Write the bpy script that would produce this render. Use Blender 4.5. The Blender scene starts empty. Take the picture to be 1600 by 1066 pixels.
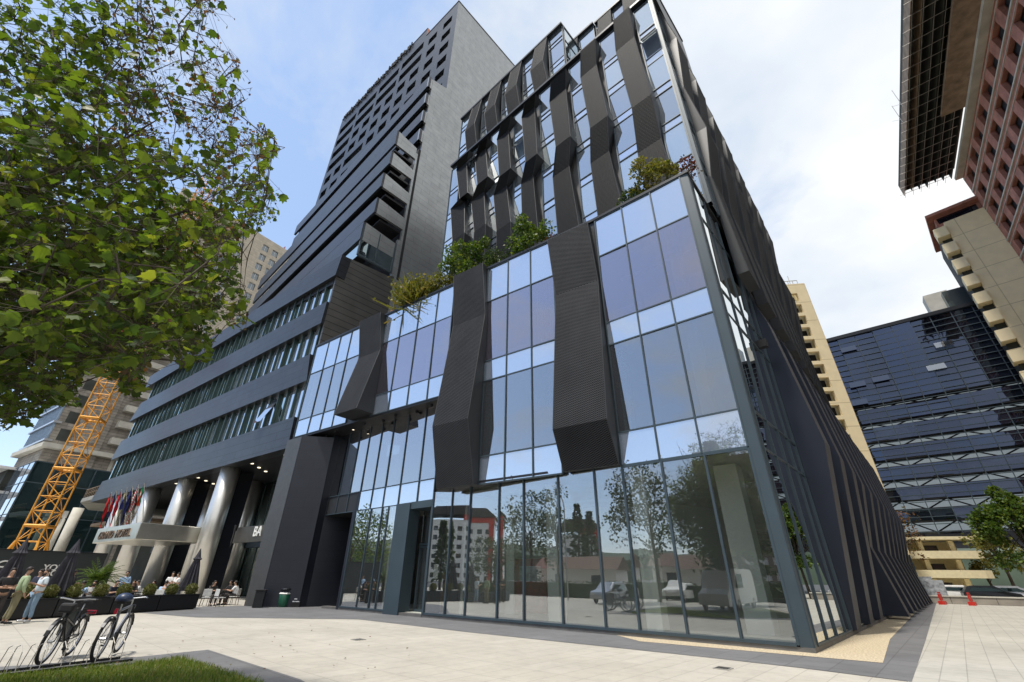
import bpy, math, random
from mathutils import Vector as V, Matrix, noise as mnoise
random.seed(7)
sc = bpy.context.scene
R = math.radians
# ------------------------------------------------------------------ camera
CX, CY, ZX, ZY, HY, CH = 800., 533., 815., -690., 904., 1.6
FL = math.sqrt((CY - ZY) * (HY - CY))
_up = V((ZX - CX, CY - ZY, -FL)).normalized()
_fw = V((0, 0, -1.)); _Y = (_fw - _up * _fw.dot(_up)).normalized(); _X = _Y.cross(_up)
cam = bpy.data.cameras.new('camera'); co = bpy.data.objects.new('camera', cam); sc.collection.objects.link(co)
cam.sensor_width = 36; cam.lens = FL / 1600 * 36; cam.clip_end = 3000; cam.clip_start = .05
RM = Matrix((_X, _Y, _up))                       # world = RM @ cam
co.matrix_world = Matrix.Translation((0, 0, CH)) @ RM.to_4x4()
sc.camera = co
def ray(x, y): return (RM @ V((x - CX, CY - y, -FL))).normalized()
def project(p):
    c = RM.transposed() @ (V(p) - V((0, 0, CH)))
    return (CX + c.x / -c.z * FL, CY - c.y / -c.z * FL) if c.z < -.01 else (-9999, 9999)
def ground(x, y, z=0.):
    d = ray(x, y); return V((0, 0, CH)) + d * ((z - CH) / d.z)
def reach(x, y, dist):
    d = ray(x, y); return V((0, 0, CH)) + d * (dist / math.hypot(d.x, d.y))
# ------------------------------------------------------------------ sky and sun
SUN_AZ = V((-.70, -.71, 0)).normalized(); SUN_EL = R(69)
w = bpy.data.worlds.new('World'); sc.world = w; w.use_nodes = True
nt = w.node_tree; N = nt.nodes; L = nt.links; N.clear()
def nn(t, **k):
    n = N.new(t)
    for a, b in k.items(): setattr(n, a, b)
    return n
out = nn('ShaderNodeOutputWorld'); bg = nn('ShaderNodeBackground')
sky = nn('ShaderNodeTexSky', sky_type='NISHITA'); sky.sun_disc = False
sky.sun_elevation = SUN_EL; sky.sun_rotation = math.atan2(SUN_AZ.x, SUN_AZ.y); sky.air_density = 1.0; sky.dust_density = .3
tc = nn('ShaderNodeTexCoord'); sep = nn('ShaderNodeSeparateXYZ'); L.new(tc.outputs['Generated'], sep.inputs[0])
def wm(op, a, b=None, clamp=False):
    m = nn('ShaderNodeMath', operation=op); m.use_clamp = clamp
    for i, q in enumerate((a, b)):
        if q is None: continue
        if isinstance(q, (int, float)): m.inputs[i].default_value = q
        else: L.new(q, m.inputs[i])
    return m.outputs[0]
zz = wm('ADD', wm('MAXIMUM', sep.outputs[2], 0.), .35)
cmb = nn('ShaderNodeCombineXYZ'); L.new(wm('DIVIDE', sep.outputs[0], zz), cmb.inputs[0]); L.new(wm('DIVIDE', sep.outputs[1], zz), cmb.inputs[1])
n1 = nn('ShaderNodeTexNoise'); n1.inputs['Scale'].default_value = 2.3; n1.inputs['Detail'].default_value = 7; n1.inputs['Roughness'].default_value = .6; n1.inputs['Distortion'].default_value = .35
L.new(cmb.outputs[0], n1.inputs[0])
side = wm('ADD', wm('MULTIPLY', sep.outputs[0], .80), wm('MULTIPLY', sep.outputs[1], -.42))   # thicker cloud towards the sun side
cov = wm('ADD', wm('MULTIPLY', n1.outputs[0], 2.1), wm('ADD', side, -.27))
rmp = nn('ShaderNodeValToRGB'); rmp.color_ramp.elements[0].position = .22; rmp.color_ramp.elements[1].position = .72
rmp.color_ramp.elements[0].color = (0, 0, 0, 1); L.new(cov, rmp.inputs[0])
n2 = nn('ShaderNodeTexNoise'); n2.inputs['Scale'].default_value = 3.1; n2.inputs['Detail'].default_value = 5; L.new(cmb.outputs[0], n2.inputs[0])
ccol = nn('ShaderNodeValToRGB'); ccol.color_ramp.elements[0].position = .42; ccol.color_ramp.elements[0].color = (4.5, 5.0, 5.7, 1)
ccol.color_ramp.elements[1].position = .78; ccol.color_ramp.elements[1].color = (6.5, 6.6, 6.6, 1)
L.new(wm('ADD', n2.outputs[0], wm('MULTIPLY', side, .55)), ccol.inputs[0])
skm = nn('ShaderNodeMix', data_type='RGBA', blend_type='MULTIPLY'); skm.inputs[0].default_value = 1
L.new(sky.outputs[0], skm.inputs[6]); skm.inputs[7].default_value = (1.55, 1.42, 1.38, 1)
veil = nn('ShaderNodeMix', data_type='RGBA'); veil.inputs[0].default_value = .42; L.new(skm.outputs[2], veil.inputs[6]); veil.inputs[7].default_value = (3.6, 5.0, 7.2, 1)
mx = nn('ShaderNodeMix', data_type='RGBA'); L.new(rmp.outputs[0], mx.inputs[0]); L.new(veil.outputs[2], mx.inputs[6]); L.new(ccol.outputs[0], mx.inputs[7])
L.new(mx.outputs[2], bg.inputs[0]); bg.inputs[1].default_value = .10; L.new(bg.outputs[0], out.inputs[0])
sl = bpy.data.lights.new('sun', 'SUN'); sl.energy = 2.7; sl.angle = R(5); sl.color = (1, .94, .85)
so = bpy.data.objects.new('sun', sl); sc.collection.objects.link(so)
sdir = V((SUN_AZ.x * math.cos(SUN_EL), SUN_AZ.y * math.cos(SUN_EL), math.sin(SUN_EL)))
so.rotation_euler = sdir.to_track_quat('Z', 'Y').to_euler(); so.location = sdir * 100
sc.view_settings.view_transform = 'Standard'; sc.view_settings.look = 'None'; sc.view_settings.exposure = 0.72; sc.view_settings.gamma = 1
sc.render.engine = 'CYCLES'; sc.cycles.use_denoising = True; sc.cycles.max_bounces = 8; sc.cycles.transparent_max_bounces = 12
sc.cycles.caustics_reflective = False; sc.cycles.caustics_refractive = False; sc.cycles.use_adaptive_sampling = True

# ------------------------------------------------------------------ materials
MATS = {}
def new_mat(name):
    m = bpy.data.materials.new(name); m.use_nodes = True; MATS[name] = m
    return m, m.node_tree, m.node_tree.nodes['Principled BSDF'], m.node_tree.nodes['Material Output']
def mat(name, col, rough=.6, metal=0., spec=.5, var=.18, scale=3., bump=0., bscale=40., coord='Object', emit=None):
    m, t, p, o = new_mat(name)
    p.inputs['Roughness'].default_value = rough; p.inputs['Metallic'].default_value = metal; p.inputs['Specular IOR Level'].default_value = spec
    c = t.nodes.new('ShaderNodeTexCoord')
    if var:
        n = t.nodes.new('ShaderNodeTexNoise'); n.inputs['Scale'].default_value = scale; n.inputs['Detail'].default_value = 4
        t.links.new(c.outputs[coord], n.inputs[0])
        r = t.nodes.new('ShaderNodeValToRGB'); r.color_ramp.elements[0].position = .3; r.color_ramp.elements[1].position = .7
        r.color_ramp.elements[0].color = tuple(x * (1 - var) for x in col) + (1,); r.color_ramp.elements[1].color = tuple(min(1, x * (1 + var)) for x in col) + (1,)
        t.links.new(n.outputs[0], r.inputs[0]); t.links.new(r.outputs[0], p.inputs['Base Color'])
    else: p.inputs['Base Color'].default_value = tuple(col) + (1,)
    if bump:
        n = t.nodes.new('ShaderNodeTexNoise'); n.inputs['Scale'].default_value = bscale; n.inputs['Detail'].default_value = 3
        t.links.new(c.outputs[coord], n.inputs[0]); b = t.nodes.new('ShaderNodeBump'); b.inputs['Strength'].default_value = bump; b.inputs['Distance'].default_value = .02
        t.links.new(n.outputs[0], b.inputs['Height']); t.links.new(b.outputs[0], p.inputs['Normal'])
    if emit: p.inputs['Emission Color'].default_value = tuple(emit[:3]) + (1,); p.inputs['Emission Strength'].default_value = emit[3]
    return m
def panels(name, c1, c2, mortar, w_, h_, gap=.012, rough=.45, metal=0., offset=.5, var=.1, spec=.5, bump=.3, shift=0.):
    """cladding or masonry laid in metres through the face-aligned UVs"""
    m, t, p, o = new_mat(name)
    uv = t.nodes.new('ShaderNodeTexCoord'); b = t.nodes.new('ShaderNodeTexBrick')
    b.offset = offset; b.inputs['Scale'].default_value = 1; b.inputs['Brick Width'].default_value = w_; b.inputs['Row Height'].default_value = h_
    b.inputs['Mortar Size'].default_value = gap; b.inputs['Mortar Smooth'].default_value = .1; b.inputs['Bias'].default_value = 0
    b.inputs['Color1'].default_value = tuple(c1) + (1,); b.inputs['Color2'].default_value = tuple(c2) + (1,); b.inputs['Mortar'].default_value = tuple(mortar) + (1,)
    t.links.new(uv.outputs['UV'], b.inputs['Vector'])
    n = t.nodes.new('ShaderNodeTexNoise'); n.inputs['Scale'].default_value = .9; n.inputs['Detail'].default_value = 5; t.links.new(uv.outputs['Object'], n.inputs[0])
    r = t.nodes.new('ShaderNodeMapRange'); r.inputs[3].default_value = 1 - var; r.inputs[4].default_value = 1 + var; r.inputs[1].default_value = .3; r.inputs[2].default_value = .7
    t.links.new(n.outputs[0], r.inputs[0])
    mm = t.nodes.new('ShaderNodeVectorMath'); mm.operation = 'SCALE'; t.links.new(b.outputs['Color'], mm.inputs[0]); t.links.new(r.outputs[0], mm.inputs['Scale'])
    t.links.new(mm.outputs[0], p.inputs['Base Color'])
    bp = t.nodes.new('ShaderNodeBump'); bp.inputs['Strength'].default_value = bump; bp.inputs['Distance'].default_value = .01; bp.invert = True
    t.links.new(b.outputs['Fac'], bp.inputs['Height']); t.links.new(bp.outputs[0], p.inputs['Normal'])
    p.inputs['Roughness'].default_value = rough; p.inputs['Metallic'].default_value = metal; p.inputs['Specular IOR Level'].default_value = spec
    return m
def glass(name, tint, refl, fac0, fac1, wave=.0, body=None, body_fac=0., rough=0.):
    """coated pane: see-through tint (plus a little body colour) under a mirror whose share grows at grazing angles"""
    m, t, p, o = new_mat(name); t.nodes.remove(p)
    tr = t.nodes.new('ShaderNodeBsdfTransparent'); tr.inputs[0].default_value = tuple(tint) + (1,)
    gl = t.nodes.new('ShaderNodeBsdfGlossy'); gl.inputs[0].default_value = tuple(refl) + (1,); gl.inputs['Roughness'].default_value = rough
    base = tr.outputs[0]
    if body:
        df = t.nodes.new('ShaderNodeBsdfDiffuse'); df.inputs[0].default_value = tuple(body) + (1,)
        mb = t.nodes.new('ShaderNodeMixShader'); mb.inputs[0].default_value = body_fac; t.links.new(base, mb.inputs[1]); t.links.new(df.outputs[0], mb.inputs[2]); base = mb.outputs[0]
    lw = t.nodes.new('ShaderNodeLayerWeight'); lw.inputs[0].default_value = .5
    mr = t.nodes.new('ShaderNodeMapRange'); mr.inputs[3].default_value = fac0; mr.inputs[4].default_value = fac1
    t.links.new(lw.outputs['Facing'], mr.inputs[0])
    ms = t.nodes.new('ShaderNodeMixShader'); t.links.new(mr.outputs[0], ms.inputs[0]); t.links.new(base, ms.inputs[1]); t.links.new(gl.outputs[0], ms.inputs[2])
    t.links.new(ms.outputs[0], o.inputs[0])
    if wave:
        c = t.nodes.new('ShaderNodeTexCoord'); n = t.nodes.new('ShaderNodeTexNoise'); n.inputs['Scale'].default_value = .55; n.inputs['Detail'].default_value = 1
        t.links.new(c.outputs['Object'], n.inputs[0]); b = t.nodes.new('ShaderNodeBump'); b.inputs['Strength'].default_value = wave; b.inputs['Distance'].default_value = .02
        t.links.new(n.outputs[0], b.inputs['Height']); t.links.new(b.outputs[0], gl.inputs['Normal'])
    return m
def mesh_screen(name, lo, hi, cell=.085):
    """expanded-metal screen: rows of bright strands round dark openings"""
    m, t, p, o = new_mat(name)
    uv = t.nodes.new('ShaderNodeTexCoord'); s = t.nodes.new('ShaderNodeSeparateXYZ'); t.links.new(uv.outputs['UV'], s.inputs[0])
    def ma(op, a, b=None):
        q = t.nodes.new('ShaderNodeMath'); q.operation = op
        for i, x in enumerate((a, b)):
            if x is None: continue
            if isinstance(x, (int, float)): q.inputs[i].default_value = x
            else: t.links.new(x, q.inputs[i])
        return q.outputs[0]
    a = ma('ADD', ma('MULTIPLY', s.outputs[0], 1 / cell), ma('MULTIPLY', s.outputs[1], 2 / cell)); b = ma('SUBTRACT', ma('MULTIPLY', s.outputs[0], 1 / cell), ma('MULTIPLY', s.outputs[1], 2 / cell))
    sa = ma('ABSOLUTE', ma('SINE', ma('MULTIPLY', a, math.pi))); sb = ma('ABSOLUTE', ma('SINE', ma('MULTIPLY', b, math.pi)))
    f = ma('MULTIPLY', sa, sb)
    n = t.nodes.new('ShaderNodeTexNoise'); n.inputs['Scale'].default_value = .8; n.inputs['Detail'].default_value = 6; t.links.new(uv.outputs['Object'], n.inputs[0])
    f2 = ma('ADD', f, ma('MULTIPLY', ma('SUBTRACT', n.outputs[0], .5), .35))
    r = t.nodes.new('ShaderNodeValToRGB'); r.color_ramp.elements[0].position = .12; r.color_ramp.elements[0].color = tuple(hi) + (1,)
    r.color_ramp.elements[1].position = .5; r.color_ramp.elements[1].color = tuple(lo) + (1,)
    t.links.new(f2, r.inputs[0]); t.links.new(r.outputs[0], p.inputs['Base Color'])
    p.inputs['Roughness'].default_value = .6; p.inputs['Metallic'].default_value = .1; p.inputs['Specular IOR Level'].default_value = .07
    bp = t.nodes.new('ShaderNodeBump'); bp.inputs['Strength'].default_value = .5; bp.inputs['Distance'].default_value = .02; bp.invert = True
    t.links.new(f, bp.inputs['Height']); t.links.new(bp.outputs[0], p.inputs['Normal'])
    return m
def leafmat(name, cols, trans=.45, rough=.5):
    m, t, p, o = new_mat(name)
    g = t.nodes.new('ShaderNodeNewGeometry'); r = t.nodes.new('ShaderNodeValToRGB'); el = r.color_ramp.elements
    while len(el) < len(cols): el.new(.5)
    for i, c in enumerate(cols): el[i].position = i / (len(cols) - 1); el[i].color = tuple(c) + (1,)
    t.links.new(g.outputs['Random Per Island'], r.inputs[0]); t.links.new(r.outputs[0], p.inputs['Base Color'])
    p.inputs['Roughness'].default_value = rough; p.inputs['Specular IOR Level'].default_value = .3
    tl = t.nodes.new('ShaderNodeBsdfTranslucent'); mc = t.nodes.new('ShaderNodeMix'); mc.data_type = 'RGBA'; mc.blend_type = 'MULTIPLY'; mc.inputs[0].default_value = 1
    t.links.new(r.outputs[0], mc.inputs[6]); mc.inputs[7].default_value = (1.9, 1.8, .7, 1); t.links.new(mc.outputs[2], tl.inputs[0])
    ms = t.nodes.new('ShaderNodeMixShader'); ms.inputs[0].default_value = trans; t.links.new(p.outputs[0], ms.inputs[1]); t.links.new(tl.outputs[0], ms.inputs[2]); t.links.new(ms.outputs[0], o.inputs[0])
    return m

clad = panels('charcoal_cladding', (.042, .045, .054), (.050, .054, .062), (.012, .013, .016), 2.4, .62, .018, rough=.36, metal=.55, var=.12)
clad_side = panels('sky_lightened_cladding', (.31, .32, .325), (.33, .34, .345), (.19, .195, .20), 2.4, .75, .02, rough=.36, metal=.6, var=.12)  # same charcoal, colour lightened to imitate sky reflected on the side walls
plank = panels('plank_cladding', (.095, .09, .088), (.105, .10, .096), (.018, .018, .018), 9.0, .62, .03, rough=.42, metal=.5, offset=0, var=.12)
darkwall = panels('dark_pillar_cladding', (.018, .021, .032), (.020, .023, .034), (.010, .012, .018), 1.2, .6, .008, rough=.4, metal=.2, var=.1)
mesh_m = mesh_screen('expanded_mesh', (.004, .004, .005), (.064, .066, .071), .16)
mesh_up = mesh_screen('upper_mesh', (.006, .006, .006), (.020, .021, .023), .20)
meshside = mat('chevron_return', (.026, .029, .034), .55, .1, var=.1, scale=1)
finside = mat('fin_side', (.020, .024, .038), .38, .4, var=.12, scale=.7)
finedge = mat('fin_edge', (.050, .052, .058), .6, .1, var=.12, scale=1.5)
frame = mat('blue_grey_aluminium', (.040, .062, .078), .5, .1, var=.1, scale=1)
trim = mat('parapet_trim', (.02, .022, .026), .4, .4, var=.1)
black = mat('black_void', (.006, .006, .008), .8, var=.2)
soffit = mat('soffit_metal', (.020, .020, .024), .45, .3, var=.15, scale=.5)
gclear = glass('shopfront_glass', (.95, .97, .96), (.86, .89, .93), .17, .78, wave=.14, body=(.50, .53, .53), body_fac=.025)
gvis = glass('coated_vision_glass', (.62, .66, .66), (.74, .745, .77), .28, .92, wave=.18, body=(.20, .22, .26), body_fac=.08)
gpur = glass('violet_vision_glass', (.60, .58, .64), (.74, .71, .78), .25, .92, wave=.18, body=(.22, .20, .25), body_fac=.15)
gspan = glass('spandrel_glass', (.1, .1, .1), (.80, .85, .92), .50, .95, wave=.06, body=(.26, .31, .40), body_fac=1.)
gside = glass('side_glass', (.35, .42, .42), (.92, .96, .97), .35, .98, wave=.05)
gband = glass('hotel_window_glass', (.10, .14, .14), (.78, .90, .90), .34, .95, wave=.1, body=(.04, .055, .055), body_fac=.5)
gup = glass('upper_strip_glass', (.2, .22, .25), (.70, .75, .79), .32, .95, wave=.35, body=(.25, .29, .34), body_fac=.5)
gblind = glass('blind_backed_glass', (.2, .2, .2), (.78, .83, .86), .38, .95, wave=.45, body=(.30, .36, .38), body_fac=.85)
gblue = glass('far_blue_glass', (.05, .06, .08), (.20, .235, .33), .30, .95, wave=.6, body=(.012, .015, .026), body_fac=.8)
ggreen = glass('green_glass', (.1, .15, .15), (.42, .55, .55), .2, .9, wave=.2, body=(.02, .04, .045), body_fac=.6)
mat('lit_blind', (.55, .66, .68), .3, .3, var=.1)
finwin = mat('hotel_window_fin', (.05, .085, .08), .4, .3, var=.1)
steel = mat('brushed_steel', (.70, .69, .66), .34, .8, var=.05, scale=2, bump=.12, bscale=3)
canopy_m = mat('canopy_metal', (.62, .60, .53), .28, .9, var=.12, scale=1)
letter = mat('bronze_letter', (.10, .06, .03), .5, .3, var=0)
white = mat('white_paint', (.78, .78, .76), .6, var=.05)
intwall = mat('interior_plaster', (.84, .86, .80), .8, var=.06, scale=.5)
intdark = mat('interior_grey', (.20, .20, .20), .8, var=.2, scale=.6)
intfloor = mat('interior_floor', (.50, .52, .46), .5, var=.1)
cream = panels('cream_cladding', (.80, .68, .43), (.82, .70, .45), (.55, .45, .27), 6., 3.3, .05, rough=.8, offset=0, var=.06)
creamlow = mat('cream_render', (.78, .70, .46), .8, var=.08)
brick = panels('red_brick', (.36, .12, .085), (.42, .15, .105), (.34, .22, .17), .25, .08, .012, rough=.9, var=.25)
concrete = mat('raw_concrete', (.30, .30, .28), .85, var=.25, scale=.8, bump=.3, bscale=6)
palec = mat('pale_concrete', (.50, .48, .42), .8, var=.15, scale=.7)
stone = panels('beige_stone', (.50, .44, .35), (.55, .49, .40), (.33, .29, .23), 2.0, .75, .02, rough=.8, var=.12)
stoneg = panels('weathered_stone', (.26, .235, .20), (.32, .29, .25), (.12, .11, .10), 3., .55, .03, rough=.85, var=.25)
crane_y = mat('crane_yellow', (.72, .33, .035), .5, .1, var=.15, scale=1.5)
crane_r = mat('crane_red', (.45, .07, .05), .6, var=.2)
netting = mat('site_netting', (.045, .05, .045), .9, var=.35, scale=.4)
timber = mat('formwork_timber', (.26, .19, .13), .8, var=.3, scale=1)
scaff = mat('scaffold_steel', (.42, .40, .36), .5, .5, var=.1)
rubber = mat('rubber', (.012, .012, .013), .7, var=.1)
blackpaint = mat('black_gloss', (.012, .013, .016), .3, .2, var=.05)
silver = mat('silver_paint', (.55, .56, .58), .3, .7, var=.05)
redm = mat('red_plastic', (.55, .03, .02), .35, var=.1)
fabric = mat('umbrella_fabric', (.040, .040, .052), .85, var=.25, scale=6, bump=.4, bscale=12)
planter_m = mat('planter_black', (.012, .013, .016), .45, .2, var=.15)
bark = mat('bark', (.055, .043, .032), .9, var=.3, scale=6, bump=.6, bscale=14)
cardboard = mat('cardboard', (.40, .24, .12), .85, var=.2, scale=4)
asphalt = mat('asphalt', (.06, .06, .062), .9, var=.25, scale=2, bump=.3, bscale=60)
leaf_g = leafmat('linden_leaf', [(.028, .060, .012), (.060, .105, .016), (.100, .150, .02), (.045, .085, .014), (.16, .19, .028)], .48)
leaf_b = leafmat('dry_leaf', [(.11, .055, .02), (.16, .08, .03), (.06, .035, .018), (.10, .10, .02)], .3)
leaf_s = leafmat('shrub_leaf', [(.03, .06, .012), (.05, .10, .018), (.09, .15, .02), (.14, .17, .03)], .3)
leaf_y = leafmat('golden_shrub_leaf', [(.10, .12, .02), (.20, .19, .04), (.07, .10, .02), (.26, .20, .07)], .3)
leaf_r = leafmat('red_leaf', [(.13, .03, .03), (.08, .02, .02), (.05, .06, .02)], .3)
leaf_d = leafmat('dark_tree_leaf', [(.018, .038, .012), (.035, .065, .014), (.055, .085, .018), (.028, .05, .014)], .25)
leaf_box = leafmat('box_ball_leaf', [(.05, .075, .018), (.10, .12, .03), (.16, .15, .05), (.07, .09, .02)], .2)
palm_m = leafmat('palm_leaf', [(.05, .10, .02), (.09, .15, .03), (.14, .19, .05)], .3)

# ------------------------------------------------------------------ mesh helpers
ORG = {}
def _auto_uv(me):
    uv = me.uv_layers.new(name='uv').data
    for p in me.polygons:
        n = p.normal
        t = V((-n.y, n.x, 0)) if abs(n.z) < .95 else V((1, 0, 0))
        t.normalize(); b = n.cross(t)
        for li in p.loop_indices:
            c = me.vertices[me.loops[li].vertex_index].co; uv[li].uv = (c.dot(t), c.dot(b))
class MB:
    def __init__(s): s.v = []; s.f = []; s.m = []
    def add(s, vs, fs, mi=0):
        b = len(s.v); s.v += [tuple(x) for x in vs]
        for f in fs: s.f.append(tuple(b + i for i in f)); s.m.append(mi)
        return s
    def hexa(s, a, mi=0):       # a: 4 bottom + 4 top points, same winding
        return s.add(a, [(0, 3, 2, 1), (4, 5, 6, 7), (0, 1, 5, 4), (1, 2, 6, 5), (2, 3, 7, 6), (3, 0, 4, 7)], mi)
    def box(s, c, d, mi=0, rot=0.):
        cs, sn = math.cos(rot), math.sin(rot); P = []
        for dz in (-.5, .5):
            for dx, dy in ((-.5, -.5), (.5, -.5), (.5, .5), (-.5, .5)):
                x, y = dx * d[0], dy * d[1]; P.append((c[0] + x * cs - y * sn, c[1] + x * sn + y * cs, c[2] + dz * d[2]))
        return s.hexa(P, mi)
    def fbox(s, F, u0, u1, z0, z1, o0, o1, mi=0):
        if (F.s < 0): o0, o1 = o1, o0
        return s.hexa([F.p(u0, z0, o1), F.p(u1, z0, o1), F.p(u1, z0, o0), F.p(u0, z0, o0), F.p(u0, z1, o1), F.p(u1, z1, o1), F.p(u1, z1, o0), F.p(u0, z1, o0)], mi)
    def fpoly(s, F, pts, o0, o1, mi=0):   # polygon (u,z) extruded from out o0 to o1
        n = len(pts); A = [F.p(u, z, o1) for u, z in pts]; B = [F.p(u, z, o0) for u, z in pts]
        return s.add(A + B, [tuple(range(n)), tuple(range(2 * n - 1, n - 1, -1))] + [(i, i + n, (i + 1) % n + n, (i + 1) % n) for i in range(n)], mi)
    def plan(s, pts, z0, z1, mi=0):
        n = len(pts); A = [(p[0], p[1], z0) for p in pts]; B = [(p[0], p[1], z1) for p in pts]
        return s.add(A + B, [tuple(range(n - 1, -1, -1)), tuple(range(n, 2 * n))] + [(i, (i + 1) % n, (i + 1) % n + n, i + n) for i in range(n)], mi)
    def tube(s, p, q, r0, r1=None, n=8, mi=0):
        p, q = V(p), V(q); r1 = r0 if r1 is None else r1; d = (q - p)
        if d.length < 1e-6: return s
        d.normalize(); a = d.orthogonal().normalized(); b = d.cross(a); P = []
        for c, r in ((p, r0), (q, r1)):
            for i in range(n):
                t = 2 * math.pi * i / n; P.append(c + a * (math.cos(t) * r) + b * (math.sin(t) * r))
        return s.add(P, [(i, (i + 1) % n, (i + 1) % n + n, i + n) for i in range(n)] + [tuple(range(n - 1, -1, -1)), tuple(range(n, 2 * n))], mi)
    def path(s, pts, r, n=6, mi=0):
        for a, b in zip(pts, pts[1:]): s.tube(a, b, r, r, n, mi)
        return s
    def lathe(s, c, prof, n=16, mi=0, sx=1., sy=1., wob=0.):
        P = []
        for k, (r, z) in enumerate(prof):
            for i in range(n):
                t = 2 * math.pi * i / n; rr = r * (1 + wob * math.cos(i * math.pi))
                P.append((c[0] + math.cos(t) * rr * sx, c[1] + math.sin(t) * rr * sy, c[2] + z))
        F = [(k * n + i, k * n + (i + 1) % n, (k + 1) * n + (i + 1) % n, (k + 1) * n + i) for k in range(len(prof) - 1) for i in range(n)]
        return s.add(P, F + [tuple(range(n - 1, -1, -1)), tuple(range((len(prof) - 1) * n, len(prof) * n))], mi)
    def torus(s, c, ax, Rr, r, n=28, k=6, mi=0):
        c = V(c); ax = V(ax).normalized(); a = ax.orthogonal().normalized(); b = ax.cross(a); P = []
        for i in range(n):
            t = 2 * math.pi * i / n; d = a * math.cos(t) + b * math.sin(t)
            for j in range(k):
                u = 2 * math.pi * j / k; P.append(c + d * (Rr + r * math.cos(u)) + ax * (r * math.sin(u)))
        return s.add(P, [(i * k + j, ((i + 1) % n) * k + j, ((i + 1) % n) * k + (j + 1) % k, i * k + (j + 1) % k) for i in range(n) for j in range(k)], mi)
    def build(s, name, mats, parent=None, label=None, smooth=False, bevel=0.):
        if not isinstance(mats, (list, tuple)): mats = [mats]
        o_ = V((0, 0, 0))
        if parent is not None: o_ = ORG[parent.name]
        elif s.v:
            xs = [p[0] for p in s.v]; ys = [p[1] for p in s.v]; zs = [p[2] for p in s.v]
            o_ = V(((min(xs) + max(xs)) / 2, (min(ys) + max(ys)) / 2, min(zs)))
        me = bpy.data.meshes.new(name); me.from_pydata([(p[0] - o_.x, p[1] - o_.y, p[2] - o_.z) for p in s.v], [], s.f)
        for m in mats: me.materials.append(m)
        me.polygons.foreach_set('material_index', s.m)
        if smooth: me.polygons.foreach_set('use_smooth', [True] * len(s.f))
        me.update(); _auto_uv(me)
        ob = bpy.data.objects.new(name, me); sc.collection.objects.link(ob)
        if parent is not None: ob.parent = parent
        else: ob.location = o_
        ORG[ob.name] = o_
        if label: ob['label'] = label
        if bevel:
            b = ob.modifiers.new('bevel', 'BEVEL'); b.width = bevel; b.segments = 2; b.limit_method = 'ANGLE'
        return ob
def tag(o, label, cat, group=None, kind=None):
    if label: o['label'] = label
    if cat: o['category'] = cat
    if group: o['group'] = group
    if kind: o['kind'] = kind
    return o
def thing(name, loc, label, cat, group=None, rz=0.):
    o = bpy.data.objects.new(name, None); sc.collection.objects.link(o); o.location = loc; o.rotation_euler = (0, 0, rz); o.empty_display_size = .3
    ORG[o.name] = V(loc) if not rz else V((0, 0, 0))
    return tag(o, label, cat, group)
def local(o): ORG[o.name] = V((0, 0, 0)); return o       # parts of this thing are given in its own coordinates
def copy_tree(o, parent=None):
    c = o.copy(); sc.collection.objects.link(c); ORG[c.name] = ORG.get(o.name, V((0, 0, 0)))
    if parent is not None: c.parent = parent
    for ch in list(o.children): copy_tree(ch, c)
    return c
def text(name, s, F, u, z, o, size, m, parent, depth=.03, squash=1.):
    cu = bpy.data.curves.new(name, 'FONT'); cu.body = s; cu.size = size; cu.extrude = depth; cu.materials.append(m); cu.offset = size * .012
    tmp = bpy.data.objects.new(name, cu); sc.collection.objects.link(tmp); bpy.context.view_layer.update()
    me = bpy.data.meshes.new_from_object(tmp.evaluated_get(bpy.context.evaluated_depsgraph_get())); bpy.data.objects.remove(tmp)
    ob = bpy.data.objects.new(name, me); sc.collection.objects.link(ob)
    zx = V((F.n[0], F.n[1], 0)); y = V((0, 0, 1)); x = y.cross(zx)
    M = Matrix((x * squash, y, zx)).transposed().to_4x4(); M.translation = F.p(u, z, o) - ORG[parent.name]
    ob.parent = parent; ob.matrix_local = M
    return ob
def D(a): return V((math.cos(R(a)), math.sin(R(a))))
class Fr:
    """vertical facade plane: u runs along it, z is height, out is the distance in front of it"""
    def __init__(s, o, deg, sgn=1):
        s.o = V((o[0], o[1])); s.e = D(deg); s.s = sgn; s.n = V((-s.e.y, s.e.x)) * sgn
    def p(s, u, z, out=0.):
        q = s.o + s.e * u + s.n * out; return V((q.x, q.y, z))
    def px(s, x, y, out=0.):
        d = ray(x, y); o = s.o + s.n * out; nrm = s.n; t = o.dot(nrm) / (d.x * nrm.x + d.y * nrm.y)
        P = V((0, 0, CH)) + d * t; return ((V((P.x, P.y)) - o).dot(s.e), P.z)
    def at(s, x, y, out=0.): u, z = s.px(x, y, out); return s.p(u, z, out)
    def sub(s, u, deg=None, sgn=None, out=0.):
        q = s.p(u, 0, out); return Fr((q.x, q.y), deg, sgn if sgn else s.s)
K = ground(1275, 1022).xy
G = Fr(K, 140.2); Q = V((4.12, 16.5)); U = Fr(Q, 144.2); S = Fr(K, 47.6, -1)
Wc = Q + D(144.2) * 24.6; T = Fr(Wc, 47.6, -1)
KB = V((9.5, 14.94)); B = Fr(KB, 136.5); SB = Fr(KB, 49.2, -1)

# ------------------------------------------------------------------ ground
def sheet(name, pts, z, m, kind='structure', th=None):
    mb = MB(); n = len(pts); mb.add([(p[0], p[1], z) for p in pts], [tuple(range(n))])
    o = mb.build(name, m); me = o.data
    if me.polygons[0].normal.z < 0: me.flip_normals()
    o['kind'] = kind; return o
sheet('ground', [(-1500, -1500), (1500, -1500), (1500, 1500), (-1500, 1500)], -.02, asphalt)
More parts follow.
